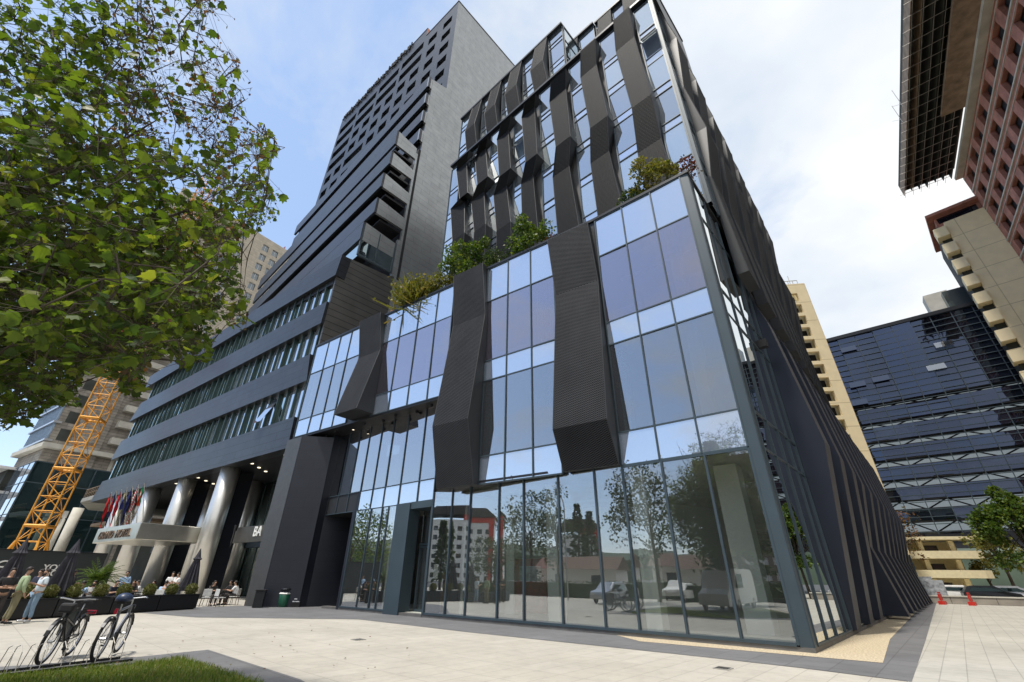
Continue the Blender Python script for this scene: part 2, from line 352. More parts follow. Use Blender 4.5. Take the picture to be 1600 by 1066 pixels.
# cream slabs with joints running towards the side facade and across
def slabmat(name, c1, c2, mortar, w_, h_, ang, gap, var, rough=.8):
    m = panels(name, c1, c2, mortar, w_, h_, gap, rough=rough, offset=0, var=var, bump=.15)
    t = m.node_tree; b = [n for n in t.nodes if n.type == 'TEX_BRICK'][0]; uv = [n for n in t.nodes if n.type == 'TEX_COORD'][0]
    mp = t.nodes.new('ShaderNodeMapping'); mp.inputs['Rotation'].default_value = (0, 0, ang); t.links.new(uv.outputs['Object'], mp.inputs[0]); t.links.new(mp.outputs[0], b.inputs['Vector'])
    n3 = t.nodes.new('ShaderNodeTexNoise'); n3.inputs['Scale'].default_value = .35; n3.inputs['Detail'].default_value = 8; n3.inputs['Roughness'].default_value = .7; t.links.new(uv.outputs['Object'], n3.inputs[0])
    n4 = t.nodes.new('ShaderNodeTexNoise'); n4.inputs['Scale'].default_value = 2.6; n4.inputs['Detail'].default_value = 10; n4.inputs['Roughness'].default_value = .75; t.links.new(uv.outputs['Object'], n4.inputs[0])
    rp2 = t.nodes.new('ShaderNodeMapRange'); rp2.inputs[1].default_value = .34; rp2.inputs[2].default_value = .52; rp2.inputs[3].default_value = .86; rp2.inputs[4].default_value = 1.; t.links.new(n4.outputs[0], rp2.inputs[0])
    vm = [n for n in t.nodes if n.type == 'VECT_MATH'][0]; v2 = t.nodes.new('ShaderNodeVectorMath'); v2.operation = 'SCALE'; t.links.new(vm.outputs[0], v2.inputs[0]); t.links.new(rp2.outputs[0], v2.inputs['Scale']); t.links.new(v2.outputs[0], t.nodes['Principled BSDF'].inputs['Base Color'])
    old = [n for n in t.nodes if n.type == 'TEX_NOISE'][0]
    for l in list(old.outputs[0].links): t.links.new(n3.outputs[0], l.to_socket)
    return m
slab = slabmat('cream_paving', (.425, .40, .345), (.45, .425, .37), (.32, .30, .26), 1.1, .55, R(-47.6), .010, .13)
slab2 = slabmat('street_paving', (.40, .385, .34), (.43, .415, .37), (.30, .29, .26), .8, .4, R(-47.6), .010, .14)
greyp = slabmat('grey_paving', (.135, .135, .14), (.155, .155, .16), (.10, .10, .10), .8, .8, R(-47.6), .012, .16)
gravel = mat('gravel_chips', (.50, .42, .29), .95, var=.45, scale=22, bump=1., bscale=30, coord='Object')
e = D(47.6); n_ = V((.738, -.674))
def sp(u, off): return K + e * u + n_ * off
sheet('pavement', [(-60, -12), (40, -12), sp(60, 40), sp(75, -2), (-80, 90)], 0., slab)
sheet('side_pavement', [sp(-3.3, 2.0), sp(-12, 16), sp(58, 60), sp(58, .5)], .004, slab2)
sheet('grey_border_path', [ground(1425, 1066).xy, sp(6.4, 1.9), sp(60, .9), sp(60, -3), K + D(140) * 26 + V((6, 10)), ground(160, 953).xy, ground(306, 965).xy, ground(560, 968).xy, ground(730, 988).xy, ground(1100, 1027).xy, ground(1250, 1044).xy], .008, greyp)
sheet('gravel_strip', [ground(1000, 1003).xy, ground(1380, 1037).xy, sp(5.5, 1.05), sp(45, .35), sp(45, -1.5), sp(0, -1), G.p(6, 0, -.3).xy], .014, gravel)
sheet('lawn_border_path', [(-14, 3.), ground(0, 1052).xy + V((-1.2, .1)), ground(190, 1030).xy, ground(325, 1016).xy, ground(470, 1063).xy, (.5, 4.2)], .010, greyp)
lawn_soil = mat('lawn_soil', (.07, .085, .03), .95, var=.4, scale=5, bump=.6, bscale=30)
LP = [ground(0, 1068).xy + V((-1, -.2)), ground(200, 1041).xy, ground(285, 1031).xy, ground(410, 1072).xy, (-1.6, 5.2), (-10, 2)]
sheet('lawn_soil', LP, .03, lawn_soil)
grass_m = leafmat('grass_blade', [(.08, .13, .02), (.13, .20, .03), (.19, .26, .045), (.30, .26, .10)], .3)
def inpoly(x, y, P):
    c = False; j = len(P) - 1
    for i in range(len(P)):
        xi, yi = P[i]; xj, yj = P[j]
        if (yi > y) != (yj > y) and x < (xj - xi) * (y - yi) / (yj - yi) + xi: c = not c
        j = i
    return c
mb = MB(); k = 0
while k < 15000:
    x = random.uniform(-10, -2); y = random.uniform(5, 12)
    if not inpoly(x, y, LP) or project((x, y, 0))[1] > 1100: continue
    k += 1; h = random.uniform(.03, .10) * (.7 + .9 * mnoise.noise(V((x, y, 0)) * 1.3) ** 2 + .3); a = random.uniform(0, 6.28); ww = .006; dx, dy = math.cos(a) * ww, math.sin(a) * ww; lx, ly = random.gauss(0, .025), random.gauss(0, .025)
    mb.add([(x - dx, y - dy, .03), (x + dx, y + dy, .03), (x + lx * .5 + dx * .7, y + ly * .5 + dy * .7, .03 + h * .6), (x + lx, y + ly, .03 + h)], [(0, 1, 2), (0, 2, 3)])
tag(mb.build('grass', grass_m), 'short mown green grass with dry patches in the corner lawn', 'grass', kind='stuff')

# ------------------------------------------------------------------ main office building (glass podium, chevron block)
off = thing('glass_office_building', (K.x, K.y, 0), 'glass and dark mesh office building with zigzag screens, planted podium roof and sharp glass corner', 'office building')
BACK = 26.
def pane(F, q, m, name='glass_pane', parent=off, o=0., th=.02, jit=.009):
    mb = MB(); j = [random.uniform(-jit, jit) for _ in range(3)]; j.append(j[0] + j[2] - j[1])
    A = [F.p(u, z, o + j[i]) for i, (u, z) in enumerate(q)]; Bk = [F.p(u, z, o - th + j[i]) for i, (u, z) in enumerate(q)]
    fs = [(0, 1, 2, 3), (7, 6, 5, 4), (0, 4, 5, 1), (1, 5, 6, 2), (2, 6, 7, 3), (3, 7, 4, 0)]
    if F.s > 0: fs = [f[::-1] for f in fs]
    mb.add(A + Bk, fs); return mb.build(name, m, parent)
def rect(u0, u1, z0, z1): return [(u0, z0), (u1, z0), (u1, z1), (u0, z1)]
def grid(F, us, zs, mats, mul=.055, o=0., name='mullion_frame', fr=frame, proud=.05, skip=(), parent=off, panename='glass_pane', jit=.010):
    mb = MB()
    for u in us: mb.fbox(F, u - mul / 2, u + mul / 2, zs[0], zs[-1], o - .10, o + proud)
    for z in zs: mb.fbox(F, us[0] + mul / 2, us[-1] - mul / 2, z - mul / 2, z + mul / 2, o - .098, o + proud - .012)
    mb.build(name, fr, parent)
    for i in range(len(us) - 1):
        for j in range(len(zs) - 1):
            if (i, j) in skip: continue
            pane(F, rect(us[i] + mul / 2 - .005, us[i + 1] - mul / 2 + .005, zs[j] + mul / 2 - .005, zs[j + 1] - mul / 2 + .005), mats[j], parent=parent, o=o, name=panename, jit=jit)
ZR = [5.36, 6.62, 10.48, 11.62, 15.40, 17.75]; MR = [gspan, gvis, gspan, gpur, gspan]
grid(G, [.34, 1.78, 3.26, 4.74], ZR, MR)
grid(U, [2.45, 3.88, 5.40, 6.86], ZR, MR)
grid(U, [9.55, 10.95, 12.59, 14.23, 15.91], [10.36, 11.65, 15.46, 17.75], [gspan, gpur, gspan])
grid(U, [18.35, 19.87, 21.26, 22.77, 24.47], [10.36, 11.62, 15.35, 17.75], [gspan, gvis, gspan])
# ground floor shopfront
GU = [.34, 1.72, 3.22, 4.74, 5.94, 7.64, 9.43, 10.81, 12.61, 13.85, 15.24]
mb = MB()
for i, u in enumerate(GU): mb.fbox(G, u - .035, u + .035, .16, 5.33 if i < 4 else 5.42, -.10, .05)
mb.fbox(G, .38, 15.2, .12, .20, -.09, .045); mb.fbox(G, .38, 4.70, 5.28, 5.33, -.09, .04)
mb.build('mullion_frame', frame, off)
for a, b in zip(GU, GU[1:]):
    pane(G, rect(a + .03, b - .03, .19, 5.30 if b < 5 else 5.43), gclear)
GL = [18.95, 19.54, 20.61, 22.21]
mb = MB()
for u in GL + [18.2]: mb.fbox(G, u - .03, u + .03, .16, 5.05, -.10, .05)
mb.fbox(G, 18.2, 22.2, .12, .19, -.09, .045); mb.build('mullion_frame', frame, off)
for a, b in zip([18.2] + GL, GL):
    if b - a > .2: pane(G, rect(a + .03, b - .03, .19, 5.02), gclear)
# recessed middle storey behind the soffit
MU = [15.3, 16.6, 18.2, 19.6, 20.8, 22.1, 23.3, 24.5, 25.9]
grid(G, MU, [5.05, 6.15, 10.30], [gspan, gvis], name='mullion_frame', skip=[(i, 0) for i in (5, 6, 7)] , mul=.05, o=-.02)
mb = MB(); mb.fbox(G, 22.15, 25.9, 5.07, 6.12, -.2, -.03); mb.build('spandrel_panel', meshside, off)
mb = MB(); mb.fbox(G, 9.2, 15.24, 5.56, 10.2, -.3, -.12); mb.build('recess_wall', meshside, off)
# dark corner post, plinth, parapet trims
mb = MB(); mb.hexa([G.p(.0, .12, 0), G.p(.31, .12, .03), G.p(.31, .12, -.2), S.p(.30, .12, -.2)] + [G.p(0, 17.8, 0), G.p(.31, 17.8, .03), G.p(.31, 17.8, -.2), S.p(.30, 17.8, -.2)])
mb.fbox(S, .02, .30, .12, 17.8, -.15, .02); mb.build('corner_post', frame, off)
mb = MB(); mb.fbox(G, -.02, 24, -.02, .12, -.4, .02); mb.fbox(S, 0, 48, -.02, .12, -.4, .015); mb.build('plinth', mat('plinth_stone', (.12, .115, .11), .7, var=.2), off)
mb = MB(); mb.fbox(G, -.05, 4.83, 17.78, 17.93, -.35, .07); mb.fbox(U, 0, 24.6, 17.78, 17.93, -.35, .07)
mb.hexa([S.p(-.05, 17.78, -.35), S.p(25, 13.6, -.35), S.p(25, 13.6, .07), S.p(-.05, 17.78, .07), S.p(-.05, 17.93, -.35), S.p(25, 13.8, -.35), S.p(25, 13.8, .07), S.p(-.05, 17.93, .07)])
mb.build('parapet_trim', trim, off)
# soffits
mb = MB()
mb.plan([U.p(9.4, 0).xy, U.p(24.6, 0).xy, U.p(24.6, 0, -5).xy, G.p(13, 0, -.6).xy], 10.22, 10.34)
mb.plan([U.p(-.1, 0).xy, U.p(9.5, 0, 0).xy, G.p(15.5, 0, -.4).xy, G.p(4.8, 0, -.4).xy], 5.43, 5.53); mb.fbox(U, 9.42, 9.55, 5.44, 10.3, -1., -.02)
mb.build('soffit', soffit, off)
lampm = mat('downlight_lens', (.9, .85, .7), .4, var=0, emit=(1, .85, .6, 1.2))
for i in range(9):
    u = 11.0 + i * 1.5
    mb = MB(); mb.lathe(U.p(u, 10.12, -.45 - .3 * (i % 2)), [(.09, 0), (.11, .1)], 12); d = mb.build('downlight', soffit, off)
    mb = MB(); mb.lathe(U.p(u, 10.112, -.45 - .3 * (i % 2)), [(.07, 0), (.07, .006)], 12); mb.build('lens', lampm if i in (5, 8) else black, d)
# dark pillar left of the shopfront and black entrance recess
mb = MB()
mb.plan([ground(466, 949).xy, ground(478, 948.5).xy, G.p(25.0, 0, -2.5).xy, G.p(27.5, 0, -2.).xy], 0., 10.2)
mb.plan([G.p(22.28, 0, -.3).xy, G.p(22.28, 0, .03).xy, G.p(22.5, 0, .03).xy, G.p(22.5, 0, -.3).xy], 0, 5.05)
mb.build('entrance_pillar', darkwall, off)
mb = MB(); mb.fbox(G, 22.5, 27.2, 0.02, 5.05, -2.6, -2.4); mb.fbox(G, 22.3, 22.36, .02, 5.0, -2.4, -.31); mb.fbox(G, 22.5, 25.8, 5.0, 5.06, -2.4, -.2); mb.build('entrance_recess', black, off)
# door bay
mb = MB(); mb.fbox(G, 17.0, 18.17, .0, 5.08, -.6, .10); mb.fbox(G, 15.3, 17.0, 4.75, 5.1, -1.0, .04); mb.fbox(G, 15.3, 17.0, 3.05, 3.15, -.92, -.80); mb.fbox(G, 15.28, 15.36, .02, 4.75, -1.0, .03); mb.build('door_surround', frame, off)
mb = MB(); mb.fbox(G, 15.42, 15.5, .12, 3.03, -.92, -.80); mb.fbox(G, 16.88, 16.96, .12, 3.03, -.92, -.80); mb.fbox(G, 15.5, 16.88, 2.93, 3.02, -.92, -.80); mb.fbox(G, 15.5, 16.88, .10, .24, -.92, -.80)
dr = mb.build('door', frame, off)
pane(G, rect(15.5, 16.88, .25, 2.93), gclear, 'door_glass', dr, -.86); mb = MB(); mb.tube(G.p(15.6, .9, -.74), G.p(15.6, 1.8, -.74), .018); mb.build('handle', steel, dr)
pane(G, rect(15.42, 16.96, 3.16, 4.74), gclear, o=-.86)
mb = MB(); mb.fbox(G, 14.55, 14.85, 1.55, 2.15, -.06, -.04); mb.build('paper_notice', white, off)
# inside of the ground floor
mb = MB(); mb.plan([G.p(.3, 0, -.35).xy, G.p(22, 0, -.35).xy, G.p(22, 0, -9).xy, S.p(30, 0, -.5).xy, S.p(.6, 0, -.35).xy], .02, .13); mb.build('interior_floor', intfloor, off)
mb = MB(); mb.fbox(G, 7.5, 24, .13, 5.4, -9.2, -9.); mb.fbox(G, 14.0, 14.15, .13, 5.4, -9, -1.2); mb.hexa([G.p(7.5, .13, -9), S.p(14, .13, -6.), S.p(14, .13, -6.2), G.p(7.5, .13, -9.2), G.p(7.5, 5.4, -9), S.p(14, 5.4, -6.), S.p(14, 5.4, -6.2), G.p(7.5, 5.4, -9.2)]); mb.build('interior_wall', intwall, off)
for u, o_, w_ in ((1.35, -2.3, .8), (4.35, -.9, .55), (8.8, -1.5, .55), (19.2, -1., .6), (12.4, -3, .5)):
    mb = MB(); mb.fbox(G, u, u + w_, .13, 5.4, o_ - w_, o_); mb.build('interior_column', intwall, off)
# floors and core of podium
PL = [G.p(.3, 0, -.25).xy, G.p(4.8, 0, -.25).xy, U.p(24.4, 0, -.3).xy, T.p(14, 0, -.3).xy, S.p(46, 0, -8).xy, S.p(46, 0, -.6).xy]
mb = MB()
for z in (5.5, 10.5, 11.2, 17.3): mb.plan([G.p(.3, 0, -.25).xy, G.p(4.8, 0, -.25).xy, (U.p(9.3, 0, -.3) if z < 10 else U.p(24.4, 0, -.3)).xy, G.p(25, 0, -5.).xy, S.p(30, 0, -9).xy, S.p(30, 0, -.6).xy], z, z + .2)
mb.build('floor_slab', palec, off)
mb = MB(); mb.plan([G.p(2, 0, -5).xy, G.p(25, 0, -4.5).xy, G.p(27, 0, -18).xy, S.p(46, 0, -12).xy, S.p(46, 0, -1.5).xy, S.p(8.5, 0, -1.5).xy], 5.72, 17.2); mb.build('core_wall', intdark, off)
for F_, u, z0_, z1_ in ((G, 4.25, 6.7, 10.4), (U, 6.45, 6.7, 10.4), (U, 15.5, 11.7, 15.3), (U, 23.9, 11.7, 15.2), (U, 6.5, 11.7, 15.3)): mb = MB(); mb.fbox(F_, u, u + .34, z0_, z1_, -.62, -.30); mb.build('interior_column', white, off)
pgrey = mat('partition_grey', (.46, .50, .50), .8, var=.12, scale=.4)
for F_, a_, b_, z0_, z1_, o_ in ((G, .5, 3.2, 11.72, 13.1, -.9), (G, 3.3, 4.7, 11.72, 12.6, -.7), (U, 4.2, 6.8, 11.72, 12.5, -.9), (U, 10., 12.5, 11.72, 12.9, -.8), (U, 12.8, 15.4, 11.72, 12.4, -1.1), (G, .5, 1.5, 6.7, 9.0, -.9), (U, 19, 22, 11.72, 12.8, -.9)): mb = MB(); mb.fbox(F_, a_, b_, z0_, z1_, o_ - .05, o_); mb.build('partition', pgrey, off)
mb = MB()
for k in range(9): mb.fbox(U, 2.55 + k * .14, 2.63 + k * .14, 11.72, 15.3, -.36 - .04 * (k % 2), -.33)
mb.build('curtain', pgrey, off)
for F_, u, z in ((G, 1., 15.0), (G, 2.6, 15.0), (G, 4., 15.), (U, 4.6, 15.), (U, 3.2, 10.1), (G, 2.5, 10.1), (U, 13.3, 15.), (U, 11., 15.), (U, 21., 15.)): mb = MB(); mb.fbox(F_, u - .6, u + .6, z, z + .08, -2.0, -1.8); mb.build('ceiling_fitting', white, off)
for u in (1.2, 6.9, 11.5, 16.9): 
    mb = MB(); F_ = G if u < 4 else U; mb.fbox(F_, u, u + .45, 5.72 if u < 9 else 10.72, 17.28, -1.0, -.5); mb.build('interior_column', white, off)

# chevron screens
def chevron(F, nodes, parent=off, m=mesh_m, side=meshside, name='mesh_screen', trimr=True):
    """nodes: (u_left, u_right, z, depth) from top to bottom"""
    mb = MB(); sgn = F.s
    for k in range(len(nodes) - 1):
        a, b = nodes[k], nodes[k + 1]
        P = [F.p(a[0], a[2], a[3]), F.p(a[1], a[2], a[3]), F.p(b[1], b[2], b[3]), F.p(b[0], b[2], b[3])]
        W_ = [F.p(a[0], a[2], 0), F.p(a[1], a[2], 0), F.p(b[1], b[2], 0), F.p(b[0], b[2], 0)]
        f = (0, 1, 2, 3) if sgn < 0 else (3, 2, 1, 0)
        mb.add(P, [f], 0); mb.add([P[0], P[3], W_[3], W_[0]], [(0, 1, 2, 3)], 1); mb.add([P[1], W_[1], W_[2], P[2]], [(0, 1, 2, 3)], 1)
    for k in (0, -1):
        a = nodes[k]; mb.add([F.p(a[0], a[2], a[3]), F.p(a[1], a[2], a[3]), F.p(a[1], a[2], 0), F.p(a[0], a[2], 0)], [(0, 1, 2, 3)], 1)
    # thin steel edge along the front arrises
    for idx in (0, 1):
        for k in range(len(nodes) - 1):
            a, b = nodes[k], nodes[k + 1]; mb.tube(F.p(a[idx], a[2], a[3]), F.p(b[idx], b[2], b[3]), .02, n=4, mi=1)
    return mb.build(name, [m, side], parent)
def cpx(F, rows):    # rows: (left px, right px, depth)
    out_ = []
    for l, r, d in rows:
        ul, zl = F.px(l[0], l[1], d); ur, zr = F.px(r[0], r[1], d); out_.append((ul, ur, (zl + zr) / 2, d))
    return out_
chevron(U, cpx(U, [((855.3, 376.3), (917.2, 346.7), .40), ((868.5, 463.5), (934, 435.4), .22), ((863.8, 671), (948, 654.5), .95), ((880.5, 736), (967, 726.8), .20)]))
chevron(U, cpx(U, [((709, 431), (754, 411.5), .45), ((708, 512), (758, 489), .25), ((676, 666.4), (730.6, 654), 1.0), ((682.4, 766), (739.5, 753.7), .40)]))
chevron(U, cpx(U, [((562, 504), (595, 486), .5), ((561, 559.4), (594, 547), .25), ((522.7, 645), (556, 641.4), 1.25)]))
for F_, a_, b_, c_ in ((U, .0, 2.42, 5.5), (U, 6.89, 9.5, 5.5), (U, 15.94, 18.32, 10.3), (G, 4.77, 4.9, 5.5)): mb = MB(); mb.fbox(F_, a_, b_, c_, 17.76, -.25, -.02); mb.build('screen_backing', trim, off)

# side facade of the podium: glass then fins
SU = [.34, 1.75, 3.2, 4.7, 6.0]
zt = [17.6, 17.35, 17.1, 16.85, 16.6]
grid(S, SU, [.16, 5.36, 6.62, 10.48, 11.62, 15.40], [gside, gside, gside, gside, gside], mul=.05)
mb = MB()
for u, z in zip(SU, zt): mb.fbox(S, u - .025, u + .025, 15.4, z, -.1, .05)
mb.build('mullion_frame', frame, off)
for i in range(4): pane(S, [(SU[i] + .03, 15.43), (SU[i + 1] - .03, 15.43), (SU[i + 1] - .03, zt[i + 1]), (SU[i] + .03, zt[i])], gside)
for i in range(12):
    u = 6.05 + i * 3.5; ztop = 14.0 - .02 * u
    prof = [(0.16, .16), (6.6, 1.05), (12.5, .42), (ztop, .1)] if i < 3 else [(.16, .95), (3.3, .38), (6.5, 1.0), (12.3, .4), (ztop, .1)]
    mb = MB(); ul, ur = u, u + 1.15
    P = [[S.p(ul, z, d) for z, d in prof], [S.p(ur, z, d) for z, d in prof]]; W0 = [[S.p(q, z, -.1) for z, d in prof] for q in (ul, ur)]
    for k in range(len(prof) - 1):
        mb.add([P[0][k], P[1][k], P[1][k + 1], P[0][k + 1]], [(0, 1, 2, 3)], 1)
        mb.add([P[0][k], P[0][k + 1], W0[0][k + 1], W0[0][k]], [(0, 1, 2, 3)], 0); mb.add([P[1][k], W0[1][k], W0[1][k + 1], P[1][k + 1]], [(0, 1, 2, 3)], 0)
    mb.add([P[0][0], W0[0][0], W0[1][0], P[1][0]], [(0, 1, 2, 3)], 0); mb.add([P[0][-1], P[1][-1], W0[1][-1], W0[0][-1]], [(0, 1, 2, 3)], 0)
    mb.build('facade_fin', [finside, finedge], off)
    if i < 11: pane(S, rect(ur + .05, u + 3.45, .16, 12.6), gside, o=-.05)
mb = MB(); mb.fpoly(S, [(6.4, 12.6), (48, 12.2), (48, 13.4), (6.4, 14.6)], -.3, .02); mb.fbox(S, 6.3, 48, 6.3, 6.45, -.2, .0); mb.build('side_fascia', finside, off)
for x, y in ((1204.5, 535), (1222, 527.5), (1243, 561)):
    u_, z_ = S.px(x, y, .5); mb = MB(); mb.fbox(S, u_ - .14, u_ + .14, z_ - .15, z_ + .2, .0, .35); mb.build('vent_box', black, off)
mb = MB(); mb.fbox(S, 44.5, 48.5, .1, 13, -14, -.1); mb.build('end_wall', finside, off)

# upper block
ZB0, ZB1 = 17.6, 38.0
FZ = [20.65, 21.3, 24.0, 24.67, 27.38, 28.04, 30.7, 31.38, 33.95, 34.5, 37.6]
FZ = [17.7] + FZ
def strip(F, u0, u1, fz=FZ, mid=False, o=0., name='window_strip', mm=gup, parent=off, wild=.0):
    """one vertical strip of windows between two screens: panes in one mesh, its rails the sub-part"""
    mb = MB(); us = [u0, (u0 + u1) / 2, u1] if mid else [u0, u1]
    for a, b in zip(us, us[1:]):
        for za, zb in zip(fz, fz[1:]):
            j = [random.uniform(-.012, .012) for _ in range(3)]; j.append(j[0] + j[2] - j[1]); q = rect(a + .02, b - .02, za + .02, zb - .02)
            sp_ = (zb - za) < 1
            A = [F.p(u, z, o + j[i]) for i, (u, z) in enumerate(q)]
            mb.add(A, [(0, 1, 2, 3) if F.s < 0 else (3, 2, 1, 0)], 1 if sp_ else random.choice((0, 0, 2, 2, 2)))
            if wild and not sp_ and random.random() < wild:       # a top-hung light left open
                A = [F.p(q[0][0], za + 1.1, o + .55), F.p(q[1][0], za + 1.1, o + .55), F.p(q[1][0], zb - .2, o + .06), F.p(q[0][0], zb - .2, o + .06)]
                mb.add(A, [(0, 1, 2, 3) if F.s < 0 else (3, 2, 1, 0)], 0)
    w_ = mb.build(name, [mm, gspan, gblind], parent)
    mb = MB()
    for u in us: mb.fbox(F, u - .035, u + .035, fz[0], fz[-1], o - .1, o + .06)
    for z in fz[1:]: mb.fbox(F, u0 + .03, u1 - .03, z - .03, z + .03, o - .09, o + .05)
    mb.build('frame_rails', frame, w_)
    return w_
CEN = [(1.35, 2.70, 0), (4.22, 5.72, 1), (7.10, 8.62, 2), (10.20, 11.55, 3), (13.1, 14.5, 4), (16.0, 17.4, 5), (18.9, 20.3, 6)]
KZ = {0: (33.9, 27.2, 23.1), 1: (34.3, 28.1, 24.9), 2: (34.5, 28.8, 26.0), 3: (35.4, 29.6, 27.7), 4: (34.6, 29.3, 26.6), 5: (34.0, 28.5, 25.2), 6: (34.8, 28.9, 25.9), 7: (35.0, 29.7, 27.2), 8: (34.3, 29.0, 25.8), 9: (34.6, 28.4, 25.)}
MEAS = {0: [((958, 30), (983, 12)), ((962.4, 81), (991, 57)), ((987, 167), (1018, 149)), ((996.6, 239.5), (1033, 216))],
        1: [((907, 79), (930, 61)), ((907, 121), (932, 102)), ((922, 200), (949.6, 181)), ((923, 257), (951, 235))],
        2: [((860.7, 129.5), (884, 106)), ((858.5, 160), (884, 138)), ((868.5, 231), (891, 211.5)), ((863.7, 278), (889, 259))],
        3: [((819.7, 166), (837, 144.6)), ((815, 185.6), (835, 166)), ((821, 254.6), (839, 239.5)), ((814, 289), (832.6, 272))],
        4: [((782.5, 196.8), (799.0, 179.1)), ((776.2, 220.9), (793.9, 201.9)), ((780.0, 275.3), (797.7, 263.9)), ((771.1, 304.4), (791.4, 291.8)), ((775.7, 360.1), (797.7, 347.5))],
        5: [((748.4, 228.5), (762.3, 213.3)), ((742.0, 243.7), (758.5, 233.5)), ((745.8, 288.0), (762.3, 276.6)), ((736.2, 312.0), (755.9, 301.9)), ((740.8, 362.7), (758.5, 350.0))],
        6: [((715.4, 251.3), (733.2, 233.5)), ((712.9, 269.0), (729.4, 251.3)), ((718.0, 312.0), (730.6, 299.4)), ((704.1, 324.7), (725.6, 312.0)), ((706.6, 377.8), (725.6, 362.7))]}
ZG = {0: .12, 1: .16, 2: .2, 3: .24}
def seen(F, u, z, d0, d):       # same line of sight, other depth
    x, y = project(F.p(u, z, d0)); return F.px(x, y, d)
prev = .12
for a, b, k in CEN:
    k1, k2, k3 = KZ[k]; s_ = .22
    dps = [.80, .24, .85, .28, .70] if k < 4 else [.80, .24, .85, .28, .80, .35]; base_ = [(b, a, ZB1 - .3), (b + .28, a + .28, k1), (b - .06, a - .10, k2), (b + .34, a + .30, k3), (b + .05, a - .1, 18.2)]
    nd_ = []
    for (ul, ur, z), d_ in zip(base_, dps): (u1_, z1_), (u2_, z2_) = seen(B, ul, z, .5, d_), seen(B, ur, z, .5, d_); nd_.append((u1_, u2_, (z1_ + z2_) / 2, d_))
    if k in MEAS:
        m4 = cpx(B, [(l, r, d_) for (l, r), d_ in zip(MEAS[k], dps)]); nd_ = m4 + [nd_[4][:3] + (dps[-1],)]
    nd_[0] = nd_[0][:2] + (min(nd_[0][2], 37.95),) + nd_[0][3:]
    nd_[-1] = nd_[-1][:2] + (17.7,) + nd_[-1][3:]
    chevron(B, nd_, m=mesh_up)
    if 0: chevron(B, [(b - .02, a - .02, ZB1 - .1, .80), (b + s_ * .6, a + s_ * .6, k1, .22), (b - s_ * .8, a - s_ * .6, k2, .85), (b + s_ * .6, a + s_ * .6, k3, .25), (b, a - .1, 17.8, .75)], m=mesh_up)
    strip(B, prev, a, wild=.12 if k > 3 else .04); prev = b
strip(B, prev, 21.7)
mb = MB(); mb.fbox(B, -.02, 21.75, ZB1 - .02, ZB1 + .22, -.5, .26); mb.fbox(SB, 0, 28, ZB1 - .02, ZB1 + .22, -.5, .25); mb.build('parapet_trim', trim, off)
mb = MB(); mb.fbox(B, -.06, .12, 17.6, 38, -.2, .06); mb.fbox(SB, -.055, .22, 17.6, 38, -.2, .055); mb.build('corner_post', frame, off)
mb = MB(); mb.plan([B.p(.3, 0, -.35).xy, B.p(21.6, 0, -.35).xy, B.p(21.6, 0, -20).xy, SB.p(28, 0, -20).xy, SB.p(28, 0, -.35).xy, SB.p(.3, 0, -.35).xy], 13, 37.9); mb.build('core_wall', intdark, off)
# upper block side
for i in range(8):
    u = 1.3 + i * 3.4; ph = (i * .37) % 1; zz_ = [37.9, 34.2 - 1.2 * ph, 28.5 + 1.5 * ph, 24.5 + 2 * ph, 20.5, 14.2]
    dd = [.12, .62, .2, .66, .2, .5]
    chevron(SB, [(u + (.3 if k % 2 else 0), u + 1.9 + (.3 if k % 2 else 0), z, d) for k, (z, d) in enumerate(zip(zz_, dd))], m=mesh_up, side=meshside)
    strip(SB, u - 1.1 if i == 0 else u - 1.7, u, mm=gside)
# set-back upper tiers
def tier(F, u0, u1, z0, z1, o, cols, depth=14):
    mb = MB(); mb.fbox(F, u0 + .05, u1, z0, z1 - .1, o - depth, o - .3); mb.build('tier_wall', trim, off)
    mb = MB(); mb.fbox(F, u0 - .03, u1, z1 - .1, z1 + .12, o - .5, o + .3); mb.fbox(F, u0 - .03, u0 + .35, z1 - .1, z1 + .12, o - depth, o - .5); mb.build('parapet_trim', trim, off)
    zs = [z0 + i * (z1 - z0 - .1) / 5 for i in range(6)]; pv = u0 + .05
    for a in cols:
        strip(F, pv, a, [z0 + .0, z0 + 2.6, z0 + 3.25, z0 + 5.9, z0 + 6.5, z1 - .1], o=o); b = a + 1.45
        chevron(Fr(F.p(0, 0, o).xy, 136.5), [(b, a, z1 - .1, .25), (b + .2, a + .2, z0 + (z1 - z0) * .45, .8), (b, a, z0, .4)], m=mesh_up); pv = b
    strip(F, pv, u1, [z0 + .0, z0 + 2.6, z0 + 3.25, z0 + 5.9, z0 + 6.5, z1 - .1], o=o)
tier(B, 7.75, 21.7, 38.2, 46.3, -.6, [9.4, 12.6, 15.4, 18.3])
mb = MB(); Tside = Fr(B.p(7.78, 0, -.6).xy, 47.6, -1)
strip(Tside, .1, 5.0, [38.2, 41, 41.7, 44, 46.2], True, o=.03, mm=gside)
tier(B, 6.3, 16.8, 38.2, 49.6, -4.0, [8.1], 10); tier(B, 3.2, 6.25, 38.2, 49.9, -4.3, [4.4], 10); tier(B, .6, 3.1, 38.2, 50.6, -4.0, [1.5], 8)

